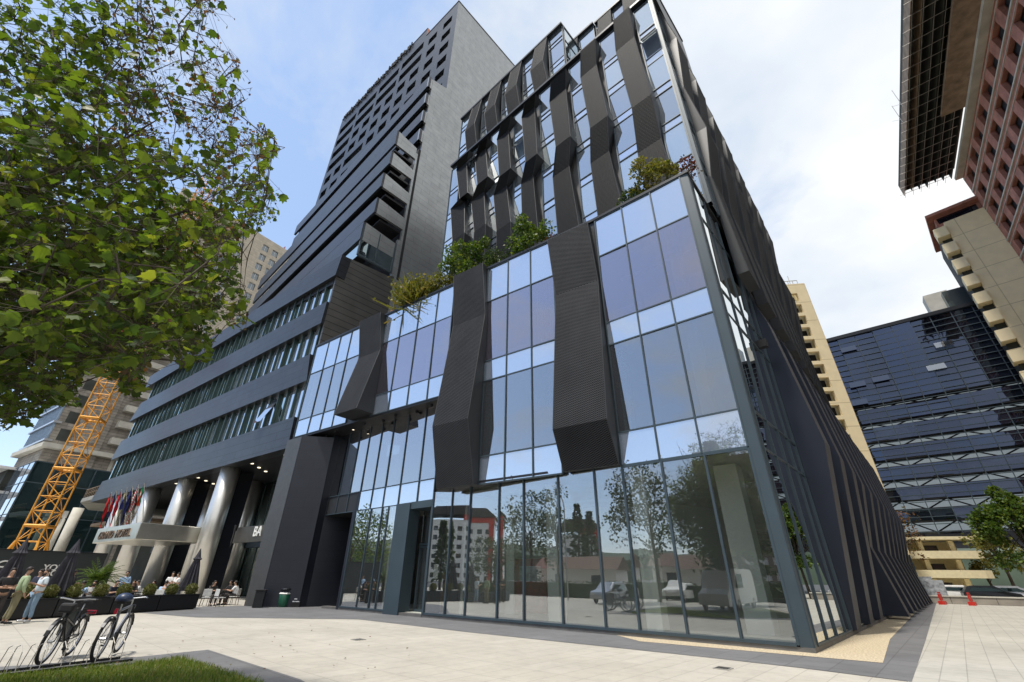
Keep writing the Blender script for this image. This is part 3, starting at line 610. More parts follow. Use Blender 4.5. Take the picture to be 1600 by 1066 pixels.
# ------------------------------------------------------------------ hotel: banded wing and tower
hot = thing('hotel_tower', tuple(T.p(0, 0)), 'charcoal clad hotel tower stepping up from a banded wing on steel columns', 'hotel')
W = Fr(Q, 144.2)
bandpx = [  # (right top, right bottom, left top, left bottom)
    ((535, 397.5), (524, 429.4), (234.9, 588), (227, 606.5)),
    ((510.8, 470.7), (501.5, 504.5), (220.4, 630), (202, 659)),
    ((484.6, 553), (479, 594.5), (189.5, 689.3), (173.4, 718.8)),
    ((460, 651), (449, 700), (160, 752.5), (140.8, 785))]
wr = []
for rt, rb, lt, lb in bandpx:
    q = [W.px(*rt, .05), W.px(*lt, .05), W.px(*lb, .05), W.px(*rb, .05)]; wr.append(q)
    mb = MB(); mb.fpoly(W, q, -.9, .05); mb.build('wing_band', clad, hot)
def lerp(a, b, t): return (a[0] + (b[0] - a[0]) * t, a[1] + (b[1] - a[1]) * t)
def on(q0, q1, u): t = (u - q0[0]) / (q1[0] - q0[0]); return q0[1] + (q1[1] - q0[1]) * t
wi = 0
for k in range(3):
    up, dn = wr[k], wr[k + 1]; u0 = max(up[3][0], dn[0][0]) + .1; u1 = min(up[2][0], dn[1][0]); nW = 33
    for i in range(nW):
        a = u0 + (u1 - u0) * i / nW; b = u0 + (u1 - u0) * (i + 1) / nW
        q = [(a, on(dn[0], dn[1], a)), (b, on(dn[0], dn[1], b)), (b, on(up[3], up[2], b)), (a, on(up[3], up[2], a))]
        wd = pane(W, q, gband, 'wing_window', hot, -.47, .04, .02)
        mb = MB(); mb.fpoly(W, [(a - .05, q[0][1] - .05), (a + .05, q[0][1] - .05), (a + .05, q[3][1] + .05), (a - .05, q[3][1] + .05)], -.45, -.24); mb.build('window_fin', finwin, wd)
        if (i * 7 + k * 3) % 11 == 5 or (i < 12 and (i + k) % 4 != 0):   # paler mirror sheet over the glass, imitating bright sky reflections
            mb = MB(); mb.fpoly(W, [(a + .5, q[0][1]), (b - .1, q[0][1]), (b - .1, q[3][1]), (a + .5, q[3][1])], -.465, -.455); mb.build('sky_glint_pane', gspan, wd)
        if k == 2 and i == 3:
            mb = MB(); za = q[0][1] + .3; zb = q[3][1] - .2; P = [W.p(a + .1, za, .55), W.p(b - .1, za, .55), W.p(b - .1, zb, -.5), W.p(a + .1, zb, -.5)]
            mb.add(P + [p + V((0, 0, .03)) for p in P], [(3, 2, 1, 0), (4, 5, 6, 7)]); mb.build('open_sash', gspan, wd)
mb = MB(); mb.fpoly(W, [(25.2, 10.5), (68, 11.5), (68, 25), (25, 26)], -9, -.95); mb.build('wing_core', intdark, hot)
# wing soffit
mb = MB(); a, b = wr[3][3], wr[3][2]
mb.add([W.p(24.5, a[1] + .05, .0), W.p(b[0], b[1] + .05, .0), W.p(b[0], b[1] + .05, -14), W.p(20, a[1] + .05, -14)] + [W.p(24.5, a[1] + .3, .0), W.p(b[0], b[1] + .3, .0), W.p(b[0], b[1] + .3, -14), W.p(20, a[1] + .3, -14)], [(0, 1, 2, 3), (7, 6, 5, 4), (0, 4, 5, 1), (3, 2, 6, 7)]); mb.build('wing_soffit', soffit, hot)
for i in range(5):
    for j in range(3):
        u = 27 + i * 5 + j; mb = MB(); mb.lathe(W.p(u, on(a, b, u) - .0, -1 - j * 1.1), [(.13, 0), (.13, .06)], 10); mb.build('ceiling_light', lampm, hot)
# end wall of the wing and big side wall of the tower
mb = MB()
def tw(pts, m0=0): mb.fpoly(T, pts, -.3, 0, m0)
tw([(.18, 17.0), (5.7, 17.0), (5.7, 28.2), (4.9, 27.9), (.18, 27.5)]); mb.build('wing_end_wall', plank, hot)
TL = [((621.4, 204), (616.6, 223.6)), ((612.3, 236.3), (608, 254.6)), ((599.7, 269.5), (595, 290.3)), ((589.8, 308), (584.8, 330.6)), ((568.7, 346), (564.5, 374.2))]
mb = MB()
tw([(5.71, 17.0), (13.5, 17), (13.5, 47.), (5.71, 47.)]); tw([(6.3, 47.), (13.5, 47.), (30, 47.), (30, 89.6), (8.68, 89.6), (8.68, 64.0), (6.3, 63.1)]); mb.build('tower_side_wall', clad_side, hot)
Lbands = []
for k, (a, b) in enumerate(TL):
    ua, za = T.px(*a); ub, zb = T.px(*b); Lbands.append((ua, za, zb))
    LF = Fr(T.p(ua, 0).xy, 136.5)
    ln = 43 - k * 1.0
    mb = MB(); mb.fbox(LF, 0, ln, zb, za, -.25, 0)
    mb.build('balcony_band', clad, hot)
    mb = MB(); mb.fpoly(T, [(ua + .26, zb), (5.7, zb - .1 * k * 0), (5.7, za - .45), (ua + .26, za)], -.25, 0.02); mb.build('balcony_return', clad_side, hot)
MF = Fr(T.p(5.68, 0).xy, 136.5)
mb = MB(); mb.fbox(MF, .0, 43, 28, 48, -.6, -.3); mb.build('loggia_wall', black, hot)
for k, z in enumerate((60.9, 57.2, 53.4, 49.6)):
    mb = MB(); mb.fbox(MF, .0, 43.5 - k, z, z + (2.1 if k else 2.3), -.35, 0); mb.build('tower_band', clad, hot)
    mb = MB(); mb.fpoly(T, [(5.68, z), (6.28, z), (6.28, z + 2.1), (5.68, z + 2.1)], -.3, -.01); mb.build('band_return', clad_side, hot)
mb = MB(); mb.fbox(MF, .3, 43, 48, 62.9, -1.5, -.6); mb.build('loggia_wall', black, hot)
for z in (47.0, 43.4, 39.7, 36.0):     # loggia floors seen in the open corner
    mb = MB(); mb.plan([T.p(3.1, 0, -.3).xy, T.p(5.6, 0, -.3).xy, MF.p(40, 0, 0).xy, Fr(T.p(3.1, 0).xy, 136.5).p(40, 0, -.3).xy], z - 1.9, z - 1.65); mb.build('loggia_floor', soffit, hot)
# corner window under the lowest band
FW = Fr(T.p(1.2, 0).xy, 136.5)
mb = MB(); mb.fbox(T, 1.6, 5.3, 28.4, 28.6, -.2, .05); mb.fbox(T, 5.15, 5.35, 28.6, 32.3, -.2, .05); mb.fbox(T, 3.3, 3.42, 28.6, 32.2, -.15, .03); mb.fbox(T, 1.5, 1.65, 28.5, 32.3, -.2, .04); cw = mb.build('corner_window', frame, hot)
pane(T, rect(1.66, 3.3, 28.6, 32.2), gband, 'window_glass', cw); pane(T, rect(3.42, 5.15, 28.6, 32.2), gband, 'window_glass', cw); pane(FW, rect(.2, 20, 28.4, 32.4), gband, 'window_glass', cw, -.4)
mb = MB(); mb.fbox(T, 1.75, 3.25, 30.4, 32.1, -.35, -.3); mb.fbox(T, 3.5, 5.1, 30.9, 32.1, -.35, -.3); mb.build('blind', white, cw)
mb = MB(); mb.fbox(T, 5.36, 5.7, 27.9, 32.9, -.3, 0); mb.build('wing_end_wall', clad_side, hot)
# upper tower front with window grid
FT = Fr(T.p(8.68, 0).xy, 140)
openings = []
pit = 3.98
for c, (ua, ub) in enumerate([(1.3, 3.5), (5.15, 7.4)]):
    for r in range(6): openings.append((ua, ub, 84.8 - r * pit, 86.7 - r * pit))
for mdl in range(4):
    u = 9.0 + mdl * 7.3
    for r in range(7):
        zt_ = 88.2 - r * pit
        if r < 2 or (mdl == 3 and r < 4) or (mdl == 2 and r == 4): openings.append((u, u + 6.4, zt_ - 2.1, zt_))
        else: openings += [(u + .1, u + 2.5, zt_ - 2.0, zt_), (u + 3.8, u + 6.1, zt_ - 2.0, zt_)]
# facade is built from piers and rails around the openings
us = sorted(set([0, 38] + [x for o_ in openings for x in o_[:2]])); zs = sorted(set([62, 89.6] + [x for o_ in openings for x in o_[2:]]))
mb = MB()
for i in range(len(us) - 1):
    run = None
    for j in range(len(zs) - 1):
        um, zm = (us[i] + us[i + 1]) / 2, (zs[j] + zs[j + 1]) / 2
        hole = any(o_[0] < um < o_[1] and o_[2] < zm < o_[3] for o_ in openings) or zs[j + 1] - zs[j] < 1e-3
        if not hole and run is None: run = zs[j]
        if hole and run is not None: mb.fbox(FT, us[i], us[i + 1], run, zs[j], -.6, 0); run = None
    if run is not None: mb.fbox(FT, us[i], us[i + 1], run, zs[-1], -.6, 0)
mb.fbox(FT, 8.6, 38, 89.6, 92.2, -.6, 0); mb.build('tower_front', clad, hot)
for o_ in openings:
    wn = pane(FT, rect(*o_), gband, 'tower_window', hot, -.55, .04, .02)
    if o_[1] - o_[0] < 3 : 
        mb = MB(); zc = o_[2] + .7; mb.fbox(FT, o_[0], o_[1], zc, zc + .08, -.54, -.45); mb.fbox(FT, (o_[0] + o_[1]) / 2 - .04, (o_[0] + o_[1]) / 2 + .04, o_[2], o_[3], -.54, -.44); mb.build('window_bar', frame, wn)
mb = MB(); mb.fbox(FT, .1, 38, 62, 89.4, -13, -.62); mb.fbox(FT, 8.7, 38, 89.4, 92.1, -13, -.62); mb.build('tower_core', intdark, hot)
orange = mat('rust_cladding', (.55, .24, .16), .6, var=.1)
mb = MB(); F3 = Fr(FT.p(8.6, 0).xy, 47.6, -1); mb.fbox(F3, 0, 8, 89.6, 92.2, 0, .05); mb.build('plant_room_side', orange, hot)
mb = MB(); mb.fbox(FT, -.05, 8.6, 89.6, 89.85, -.6, .06); mb.fbox(T, 8.6, 30, 89.6, 89.85, -.6, .06); mb.fbox(FT, 8.6, 38, 92.2, 92.4, -.6, .06); mb.build('roof_trim', trim, hot)
mb = MB()
for i in range(44):     # row of dark irregular upright bars along the roof edge
    u = 13 + i * .55; h = random.uniform(.5, 1.5); mb.fbox(FT, u, u + random.uniform(.12, .4), 91.2 + random.uniform(-.4, .3), 91.5 + h, .1, .3)
mb.build('roof_edge_screen', black, hot)
mb = MB(); mb.plan([T.p(.2, 0, -.5).xy, W.p(68, 0, -.9).xy, W.p(66, 0, -12).xy, T.p(13, 0, -.5).xy], 24.5, 25.); mb.build('wing_roof', trim, hot)
# stainless columns, inner glass wall, canopy
for u, o_ in ((35.4, -.95), (44.0, -.95), (52.4, -.95), (60.8, -.95), (39.8, -5.2), (48, -5.2)):
    mb = MB(); mb.lathe(W.p(u, 0, o_), [(.74, 0), (.74, 10.6)], 32); mb.build('steel_column', steel, hot, smooth=True)
for u in (36.0, 44.6): mb = MB(); mb.fbox(W, u, u + .3, 0, 9.9, -3.2, -1.5); mb.build('column_return', darkwall, hot)
us_ = [22.6 + 1.5 * i for i in range(26)]
mb = MB()
for u in us_: mb.fbox(W, u - .04, u + .04, 0, 10.2, -6.1, -5.95)
mb.build('lobby_mullion', finwin, hot)
for a1, b1 in zip(us_, us_[1:]):
    pane(W, rect(a1 + .04, b1 - .04, .1, 3.8), gband, 'lobby_glass', hot, -6.0); pane(W, rect(a1 + .04, b1 - .04, 5.1, 10.2), gband, 'lobby_glass', hot, -6.0)
mb = MB(); mb.fbox(W, 22.4, 62, 3.8, 5.1, -6.2, -5.7); mb.build('lobby_fascia', frame, hot)
mb = MB(); mb.fbox(W, 20, 66, 0, 10.6, -12, -8); mb.build('lobby_core', intdark, hot)
mb = MB(); mb.fbox(W, 24.2, 32.8, 3.75, 4.85, -1.7, -1.5); bb = mb.build('bar_fascia', mat('bronze_fascia', (.10, .095, .085), .4, .6, var=.1), hot)
text('bar_lettering', 'BA', W, W.px(394, 838, -1.45)[0], W.px(394, 838, -1.45)[1], -1.47, .95, white, hot)
u_, z_ = W.px(367, 838, -1.4); mb = MB(); mb.tube(W.p(u_, 3.5, -1.3), W.p(u_, 4.9, -1.3), .05); mb.lathe(W.p(u_, 4.6, -1.3), [(.12, 0), (.12, .4)], 10); mb.build('wall_lamp', black, hot)
mb = MB(); mb.fbox(W, 36.4, 46.3, 3.82, 4.98, -1, 3.6); cn = mb.build('entrance_canopy', canopy_m, hot, bevel=.05)
text('canopy_lettering', 'GRAND', W, 45.2, 4.08, 3.63, .82, letter, cn, squash=1.25)
text('canopy_lettering', 'HOTEL', W, 41.0, 4.08, 3.63, .82, letter, cn, squash=1.25)
mb = MB(); mb.plan([ground(381, 947).xy, ground(405, 949).xy, ground(405, 949).xy + V((-.3, 1.2)), ground(381, 947).xy + V((.1, 1.2))], 0, 9.95, 0); mb.build('pillar_edge', mat('pillar_edge', (.09, .09, .09), .5, .5, var=.1), hot)
mb = MB(); mb.plan([ground(405.5, 949).xy, ground(466, 949.2).xy, ground(466, 949).xy + V((-2, 4)), ground(405, 949).xy + V((-1, 4))], 0, 10.0, 0); mb.build('entrance_wall', darkwall, hot)
# flags on poles over the canopy
flagc = [('red', (.62, .02, .03), (.62, .02, .03)), ('dark', (.02, .02, .10), (.62, .03, .03)), ('crimson', (.6, .02, .04), (.6, .02, .04)), ('cream', (.45, .42, .28), (.05, .06, .25)), ('navy', (.02, .03, .16), (.02, .03, .16)), ('striped', (.6, .04, .06), (.7, .7, .72)), ('tricolour', (.7, .7, .7), (.65, .06, .02))]
flaglab = ['bright red flag, leftmost over the hotel canopy', 'dark flag with red lower half hanging over the hotel canopy', 'plain crimson flag in the middle left over the hotel canopy', 'pale cream flag with a navy corner over the hotel canopy', 'plain navy flag over the hotel canopy', 'red and white striped flag with blue canton over the hotel canopy', 'white flag with green top corner and red patch, rightmost over the hotel canopy']
def flagmat(i, c1, c2):
    m, t, p, o = new_mat('flag_' + flagc[i][0]); uv = t.nodes.new('ShaderNodeTexCoord'); w_ = t.nodes.new('ShaderNodeTexWave' if i == 5 else 'ShaderNodeTexNoise')
    w_.inputs['Scale'].default_value = 3.2 if i == 5 else 1.3; t.links.new(uv.outputs['Object'], w_.inputs[0])
    if i == 5: w_.bands_direction = 'DIAGONAL'
    r = t.nodes.new('ShaderNodeValToRGB'); r.color_ramp.interpolation = 'CONSTANT'; r.color_ramp.elements[0].color = tuple(c1) + (1,); r.color_ramp.elements[1].color = tuple(c2) + (1,); r.color_ramp.elements[1].position = .52
    t.links.new(w_.outputs[0 if i != 5 else 1], r.inputs[0]); t.links.new(r.outputs[0], p.inputs['Base Color']); p.inputs['Roughness'].default_value = .8; return m
green = mat('flag_green', (.02, .25, .10), .8, var=.1)
for i in range(7):
    u = 45.4 - i * 1.28; base = W.p(u, 4.98, 3.1); fl = thing('flag', tuple(base), flaglab[i], 'flag', 'flags over the hotel canopy')
    tip = base + V((0, 0, 2.9)) + V((W.n.x, W.n.y, 0)) * .9
    mb = MB(); mb.tube(base, tip, .03, .025); mb.build('pole', steel, fl)
    mb = MB(); rows = 9; cols_ = 7; P = []
    for r_ in range(rows):
        for c in range(cols_):
            s_ = c / (cols_ - 1); tz = r_ / (rows - 1)
            anchor = tip.lerp(base, s_ * .55); dpt = .10 * math.sin(c * 2.1 + r_ * .5)
            P.append(anchor + V((W.e.x, W.e.y, 0)) * (dpt + .28 * s_) + V((W.n.x, W.n.y, 0)) * (.14 * s_) + V((0, 0, -tz * (1.5 - .15 * s_))))
    mb.add(P, [(r_ * cols_ + c, r_ * cols_ + c + 1, (r_ + 1) * cols_ + c + 1, (r_ + 1) * cols_ + c) for r_ in range(rows - 1) for c in range(cols_ - 1)])
    if i == 6: mb.m = [1 if k_ < 14 else 0 for k_ in range(len(mb.f))]
    cl = mb.build('cloth', [flagmat(i, flagc[i][1], flagc[i][2]), green], fl, smooth=True)

# ------------------------------------------------------------------ foliage helpers
def leaf_shape(kind):
    if kind == 'lobed': return [(0, 0), (.32, .10), (.50, .42), (.30, .55), (.34, .80), (.12, .78), (0, 1.08), (-.12, .78), (-.34, .80), (-.30, .55), (-.50, .42), (-.32, .10)]
    if kind == 'oval': return [(0, 0), (.30, .35), (.26, .7), (0, 1), (-.26, .7), (-.30, .35)]
    return [(0, 0), (.10, .4), (.05, .9), (0, 1.), (-.06, .5)]
def add_leaf(mb, p, d, nrm, size, shape, mi=0, fold=.12):
    d = V(d).normalized(); x = d.cross(nrm)
    if x.length < 1e-3: x = d.orthogonal()
    x.normalize(); nn_ = x.cross(d)
    P = [p + x * (a * size) + d * (b * size) + nn_ * (-abs(a) * fold * size * 2) for a, b in shape]
    mb.add(P, [tuple(range(len(P)))], mi)
def rnd_dir(up=0.):
    v = V((random.gauss(0, 1), random.gauss(0, 1), random.gauss(0, 1) + up)); return v.normalized()
def crown(name, c, r, n, size, mats, parent, shape='oval', lump=.45, seed=0, fill=.55, clumps=None, up=.8):
    """leaves gathered in clumps spread through an uneven ellipsoid"""
    rs = random.getstate(); random.seed(seed + 11); mb = MB(); sh = leaf_shape(shape); nc = clumps or max(6, int(14 * r[0])); cs = []
    for i in range(nc):
        d = rnd_dir(.2); t = random.uniform(.35, 1.) ** .6; f = 1 + lump * mnoise.noise(d * 2.2 + V((seed, seed * .3, 0)))
        cs.append((V(c) + V((d.x * r[0], d.y * r[1], d.z * r[2])) * (t * f), random.uniform(.22, .42) * min(r)))
    for i in range(n):
        q, cr = random.choice(cs); d = rnd_dir(.15); p = q + d * (cr * random.uniform(.45, 1.1)) * V((1, 1, .75)).length * .62
        add_leaf(mb, p, rnd_dir(-.2) + d * .8, rnd_dir(up), size * random.uniform(.6, 1.25), sh, 0 if len(mats) == 1 or random.random() < .85 else 1)
    o = mb.build(name, mats, parent); random.setstate(rs); return o, cs
def tree(loc, h, r, label, group, m, n=2600, size=.28, cz=None, seed=1, cat='tree', shape='oval', trunk_r=.18, name='street_tree'):
    t = thing(name, loc, label, cat, group); b = V(loc); cz = cz or h * .62
    o, cs = crown('crown', b + V((0, 0, cz)), r, n, size, [m], t, shape, seed=seed)
    mb = MB(); top = b + V((random.uniform(-.2, .2), random.uniform(-.2, .2), cz)); mid = b.lerp(top, .5) + V((.1, -.08, 0))
    mb.tube(b, mid, trunk_r, trunk_r * .75, 10); mb.tube(mid, top, trunk_r * .75, trunk_r * .4, 10)
    for q, cr in cs[:16]:
        st = mid.lerp(top, random.uniform(0, 1)); md = st.lerp(q, .5) + V((0, 0, .15)); mb.tube(st, md, trunk_r * .32, trunk_r * .2, 6); mb.tube(md, q, trunk_r * .2, .02, 6)
    mb.build('trunk', bark, t); return t
def conifer(loc, h, r, label, group, m, n=2600, seed=2):
    t = thing('conifer_tree', loc, label, 'tree', group); b = V(loc); rs = random.getstate(); random.seed(seed); mb = MB(); sh = leaf_shape('blade')
    for i in range(n):
        z = random.uniform(.08, 1.) ** .8; rr = r * (1 - z) * (.75 + .25 * math.sin(z * 60)) + .1; a = random.uniform(0, 6.28); q = rr * random.uniform(.35, 1.05)
        p = b + V((math.cos(a) * q, math.sin(a) * q, z * h - q * .18)); add_leaf(mb, p, V((math.cos(a), math.sin(a), -.35)) + rnd_dir() * .5, rnd_dir(.8), random.uniform(.3, .6), [(0, 0), (.3, .4), (.12, 1), (-.12, 1), (-.3, .4)])
    mb.build('crown', m, t); mb = MB(); mb.tube(b, b + V((0, 0, h * .95)), .2, .03, 8); mb.build('trunk', bark, t); random.setstate(rs); return t

# big linden overhanging from the left
bt = thing('linden_tree', (-9.0, 4.2, 0), 'large leafy tree hanging over the top left with green and browning leaves', 'tree')
PC = [(-900, -900), (330, -60), (372, 20), (345, 60), (405, 120), (385, 175), (425, 205), (440, 235), (410, 275), (445, 300), (432, 345), (388, 365), (372, 410), (392, 470), (385, 520), (345, 505), (325, 560), (285, 575), (265, 540), (235, 565), (215, 625), (180, 600), (150, 575), (120, 590), (130, 645), (95, 630), (50, 650), (20, 665), (-900, 700)]
rs = random.getstate(); random.seed(21)
mg = MB(); mt = MB(); shl = leaf_shape('lobed'); sho = leaf_shape('oval')
fork = V((-8.6, 4.4, 3.2)); mt.tube((-9.0, 4.2, 0), fork, .26, .2, 12)
limbs = []
for tx, ty, tz in ((-6.2, 6.6, 6.0), (-5.2, 5.6, 7.6), (-6.6, 5.2, 9.4), (-7.2, 7.4, 8.4), (-5.6, 6.8, 4.8), (-7.6, 6.4, 5.2), (-4.9, 6.2, 6.6), (-6.2, 4.4, 8.0), (-8.6, 6.4, 10.2), (-6.0, 7.6, 7.4)):
    a = fork; prevp = a
    for k in range(1, 7):
        s_ = k / 6; p = fork.lerp(V((tx, ty, tz)), s_) + V((random.uniform(-.15, .15), random.uniform(-.15, .15), math.sin(s_ * 3.1) * .35)); mt.tube(prevp, p, .11 * (1 - s_) + .022, .11 * (1 - s_ - .16) + .02, 7); limbs.append(p); prevp = p
cl = 0; tries = 0
while cl < 2300 and tries < 90000:
    tries += 1
    p = V((random.uniform(-9.8, -2.9), random.uniform(3.0, 8.6), random.uniform(3.1, 12.2)))
    x, y = project(p)
    if not inpoly(x, y, PC): continue
    dist = p.length
    if dist < 5.0 or dist > 13: continue
    edge = min(math.hypot(x - a_, y - b_) for a_, b_ in PC[1:-1])
    dens = mnoise.noise(p * .9) + .5
    if random.random() > (.18 + dens + (.55 if y > 330 and x < 280 else 0)): continue
    if x > 230 and y < 320 and random.random() < .45: continue
    near = min(limbs, key=lambda q: (q - p).length)
    if (near - p).length > 3.2: continue
    cl += 1
    md = near.lerp(p, .55) + V((random.uniform(-.1, .1), random.uniform(-.1, .1), .12)); limbs.append(md); limbs.append(p); mt.tube(near, md, .009, .006, 4); mt.tube(md, p, .006, .004, 3)
    brown = (y < 230 and x > 190 and random.random() < .72) or random.random() < .03
    for i in range(random.randint(8, 13)):
        q = p + rnd_dir() * random.uniform(.05, .42); xx, yy = project(q)
        if not inpoly(xx, yy, PC): continue
        mt.tube(p, q, .003, .002, 3)
        b_ = brown or (x > 300 and y < 420 and random.random() < .3)
        sz = random.uniform(.045, .075) if b_ else random.choice((.055, .08, .10, .12, .145)) * random.uniform(.85, 1.15)
        add_leaf(mg, q, V((random.gauss(0, .8), random.gauss(0, .8), -.45 if not b_ else -.8)), rnd_dir(1.6 if not b_ else .2), sz, sho if b_ else shl, 1 if b_ else 0, .16)
mg.build('crown', [leaf_g, leaf_b], bt); mt.build('trunk', bark, bt); random.setstate(rs)

# shrubs on the planted podium roof
def roofpt(F, x, y, o):
    u, z = F.px(x, y, o); return F.p(u, 17.62, o)
def shrub(x, y, o, r, m, label, F=U, n=900, size=.16, shape='oval', name='terrace_shrub', seed=3, blades=False):
    r = tuple(q * 1.55 for q in r); b = roofpt(F, x, y, o) + V((0, 0, .35)); size *= 1.1; n = int(n * 1.5); t = thing(name, tuple(b), label, 'shrub', 'planting along the podium roof')
    if blades:
        mb = MB(); rs = random.getstate(); random.seed(seed)
        for i in range(n):
            d = (rnd_dir(1.6)); q = b + V((random.gauss(0, .3) * r[0], random.gauss(0, .3) * r[1], 0)); L_ = random.uniform(.5, 1.) * r[2] * 1.5
            add_leaf(mb, q, d, rnd_dir(), L_, [(0, 0), (.03, .4), (.02, .8), (0, 1), (-.02, .5)])
            for k in range(3): add_leaf(mb, q + d * L_ * random.uniform(.4, 1), rnd_dir(.5), rnd_dir(), .22, leaf_shape('oval'))
        mb.build('crown', m, t); random.setstate(rs)
    else: crown('crown', b + V((0, 0, r[2] * .85)), r, n, size, [m], t, shape, seed=seed, clumps=26)
    mb = MB()
    for k in range(5): mb.tube(b + V((.05 * k - .1, 0, 0)), b + V((random.uniform(-.4, .4) * r[0], random.uniform(-.4, .4) * r[1], r[2])), .025, .01, 5)
    mb.build('stem', bark, t)
shrub(655, 470, -.9, (1.2, .6, 1.15), leaf_y, 'golden feathery shrub at the left end of the podium roof', n=520, blades=True, seed=4)
shrub(692, 452, -.9, (.9, .6, .72), leaf_y, 'low yellow-green shrub between the golden and the tall green roof shrubs', n=700, seed=5)
shrub(737, 425, -1.0, (1.25, .95, 1.35), leaf_s, 'tall dense green shrub, the biggest on the podium roof', n=2600, size=.17, seed=6)
shrub(782, 405, -1.0, (.62, .6, .62), leaf_d, 'low dark rounded shrub beside the bright green roof shrub', n=1000, size=.12, seed=7)
shrub(832, 383, -1.0, (.95, .75, 1.05), leaf_s, 'bright green bushy shrub in the middle of the podium roof', n=2000, size=.16, seed=8)
shrub(868, 366, -1.0, (.5, .4, .32), leaf_r, 'small red-leaved shrub behind the wide mesh screen top', n=500, size=.10, seed=9)
shrub(1030, 300, -.75, (.95, .5, .85), leaf_y, 'olive and gold shrub at the podium corner', F=G, n=1700, size=.14, seed=10)
shrub(994, 315, -.7, (.45, .4, .40), leaf_d, 'small dark green shrub left of the corner shrub', F=G, n=700, size=.11, seed=12)
shrub(1086, 300, -.6, (.25, .3, .5), leaf_r, 'thin red-leaved shrub on the corner of the podium roof', F=G, n=160, size=.12, seed=13)
b = roofpt(U, 616, 492, -.5); mb = MB(); mb.lathe(b, [(.22, 0), (.30, .5), (.33, .5), (.33, .62), (.27, .62)], 16)
tag(mb.build('terracotta_pot', mat('terracotta', (.45, .17, .07), .7)), 'orange terracotta pot at the left end of the podium roof', 'pot')

# ------------------------------------------------------------------ far buildings, left
def windows(F, us, zs, w_, h_, parent, m, name='window', rec=.25, fr=None, skip=None, wall=None, u0=0, u1=0, z0=0, z1=0, o=0., wallname='wall', maxn=100):
    """wall with real openings: piers and spandrels around them, each window its own part"""
    zs = sorted(zs); us = sorted(us)
    UU = sorted(set([u0, u1] + [u for a in us for u in (a - w_ / 2, a + w_ / 2)])); ZZ = sorted(set([z0, z1] + [z for a in zs for z in (a, a + h_)]))
    mb = MB(); cnt = 0; hol = set()
    for i, a in enumerate(us):
        for j, z in enumerate(zs):
            if skip and skip(i, j): continue
            hol.add((round(a, 3), round(z, 3)))
    for i in range(len(UU) - 1):
        um = (UU[i] + UU[i + 1]) / 2; run = ZZ[0]
        col = [a for a in us if abs(a - um) < w_ / 2]
        if col:
            for z in zs:
                if (round(col[0], 3), round(z, 3)) in hol: 
                    if z > run + 1e-4: mb.fbox(F, UU[i], UU[i + 1], run, z, o - .5, o)
                    run = z + h_
        if ZZ[-1] > run + 1e-4: mb.fbox(F, UU[i], UU[i + 1], run, ZZ[-1], o - .5, o)
    mb.build(wallname, wall, parent)
    rest = MB()
    for a, z in sorted(hol, key=lambda q: (q[0], q[1])):
        cnt += 1
        if cnt > maxn: rest.fbox(F, a - w_ / 2, a + w_ / 2, z, z + h_, o - rec - .05, o - rec); continue
        mb = MB(); mb.fbox(F, a - w_ / 2, a + w_ / 2, z, z + h_, o - rec - .05, o - rec); wd = mb.build(name, m, parent)
        if fr:
            mb = MB(); mb.fbox(F, a - .04, a + .04, z, z + h_, o - rec, o - rec + .05); mb.fbox(F, a - w_ / 2, a + w_ / 2, z, z + .09, o - rec, o - rec + .06); mb.fbox(F, a - w_ / 2, a + w_ / 2, z + h_ - .09, z + h_, o - rec, o - rec + .06); mb.build('frame', fr, wd)
    if rest.v: q = rest.build(name + '_rest', m, parent); q['kind'] = 'stuff'
gfar = glass('far_window_glass', (.1, .1, .1), (.55, .62, .68), .12, .8, body=(.05, .06, .065), body_fac=1.)
A = Fr((-82.6, 76.3), 57, -1)
bz = thing('beige_apartment_tower', tuple(A.p(0, 0)), 'tall beige stone apartment tower behind the yellow crane, grey and balconied lower down', 'apartment building')
windows(A, [1.8, 5.2, 13.5, 16.3], [22.6 + 3.3 * i for i in range(8)], 1.7, 2.1, bz, gfar, fr=white, wall=stoneg, u0=0, u1=31.5, z0=21.8, z1=48.2, rec=.3)
windows(A, [1.8, 5.2, 13.5, 16.3, 22.4, 25.2], [49 + 3.3 * i for i in range(11)], 1.7, 2.1, bz, gfar, fr=white, wall=stone, u0=0, u1=31.5, z0=48.2, z1=86.5, rec=.3, maxn=66)
mb = MB(); mb.fbox(A, .2, 31, 0, 86, -16, -.52); mb.build('core_wall', stoneg, bz)
mb = MB(); mb.fbox(A, 2.9, 7.5, 4, 40, .02, .25); mb.build('stone_pier', stoneg, bz)
for i in range(18):
    z = 23.5 + i * 3.3
    mb = MB(); mb.fbox(A, 8.2, 12, z, z + .25, .01, 1.5); mb.fbox(A, 8.2, 8.35, z + .25, z + 1.2, .01, 1.45); mb.fbox(A, 8.35, 12, z + .25, z + 1.2, 1.38, 1.45); mb.build('balcony', palec, bz)
A2 = Fr((-82.6, 76.3), 147, 1)
uL = A2.px(40, 696)[0]
mb = MB(); mb.fbox(A2, .02, uL, 22.2, 60, -12, -.6); mb.build('side_wall', netting, bz)
for i in range(10):
    z = 22.2 + i * 3.3; mb = MB(); mb.fbox(A2, -.3, uL + .3, z, z + .35, -.6, .5); mb.build('floor_edge', silver, bz)
nS = 16
for i in range(nS): u = .1 + i * (uL - .2) / nS; mb = MB(); mb.fbox(A2, u, u + .22, 22.55, 58, -.3, .3); mb.build('slat', mat('blue_slat', (.30, .40, .52), .4, .4) if i == 0 else MATS['blue_slat'], bz)
mb = MB(); mb.plan([A.p(-.5, 0, 1.2).xy, A.p(30, 0, 1.2).xy, A.p(30, 0, -4).xy, A2.p(uL + 2, 0, -4).xy, A2.p(uL + 1, 0, 1.).xy], 21.0, 21.8); mb.build('transfer_slab', palec, bz)
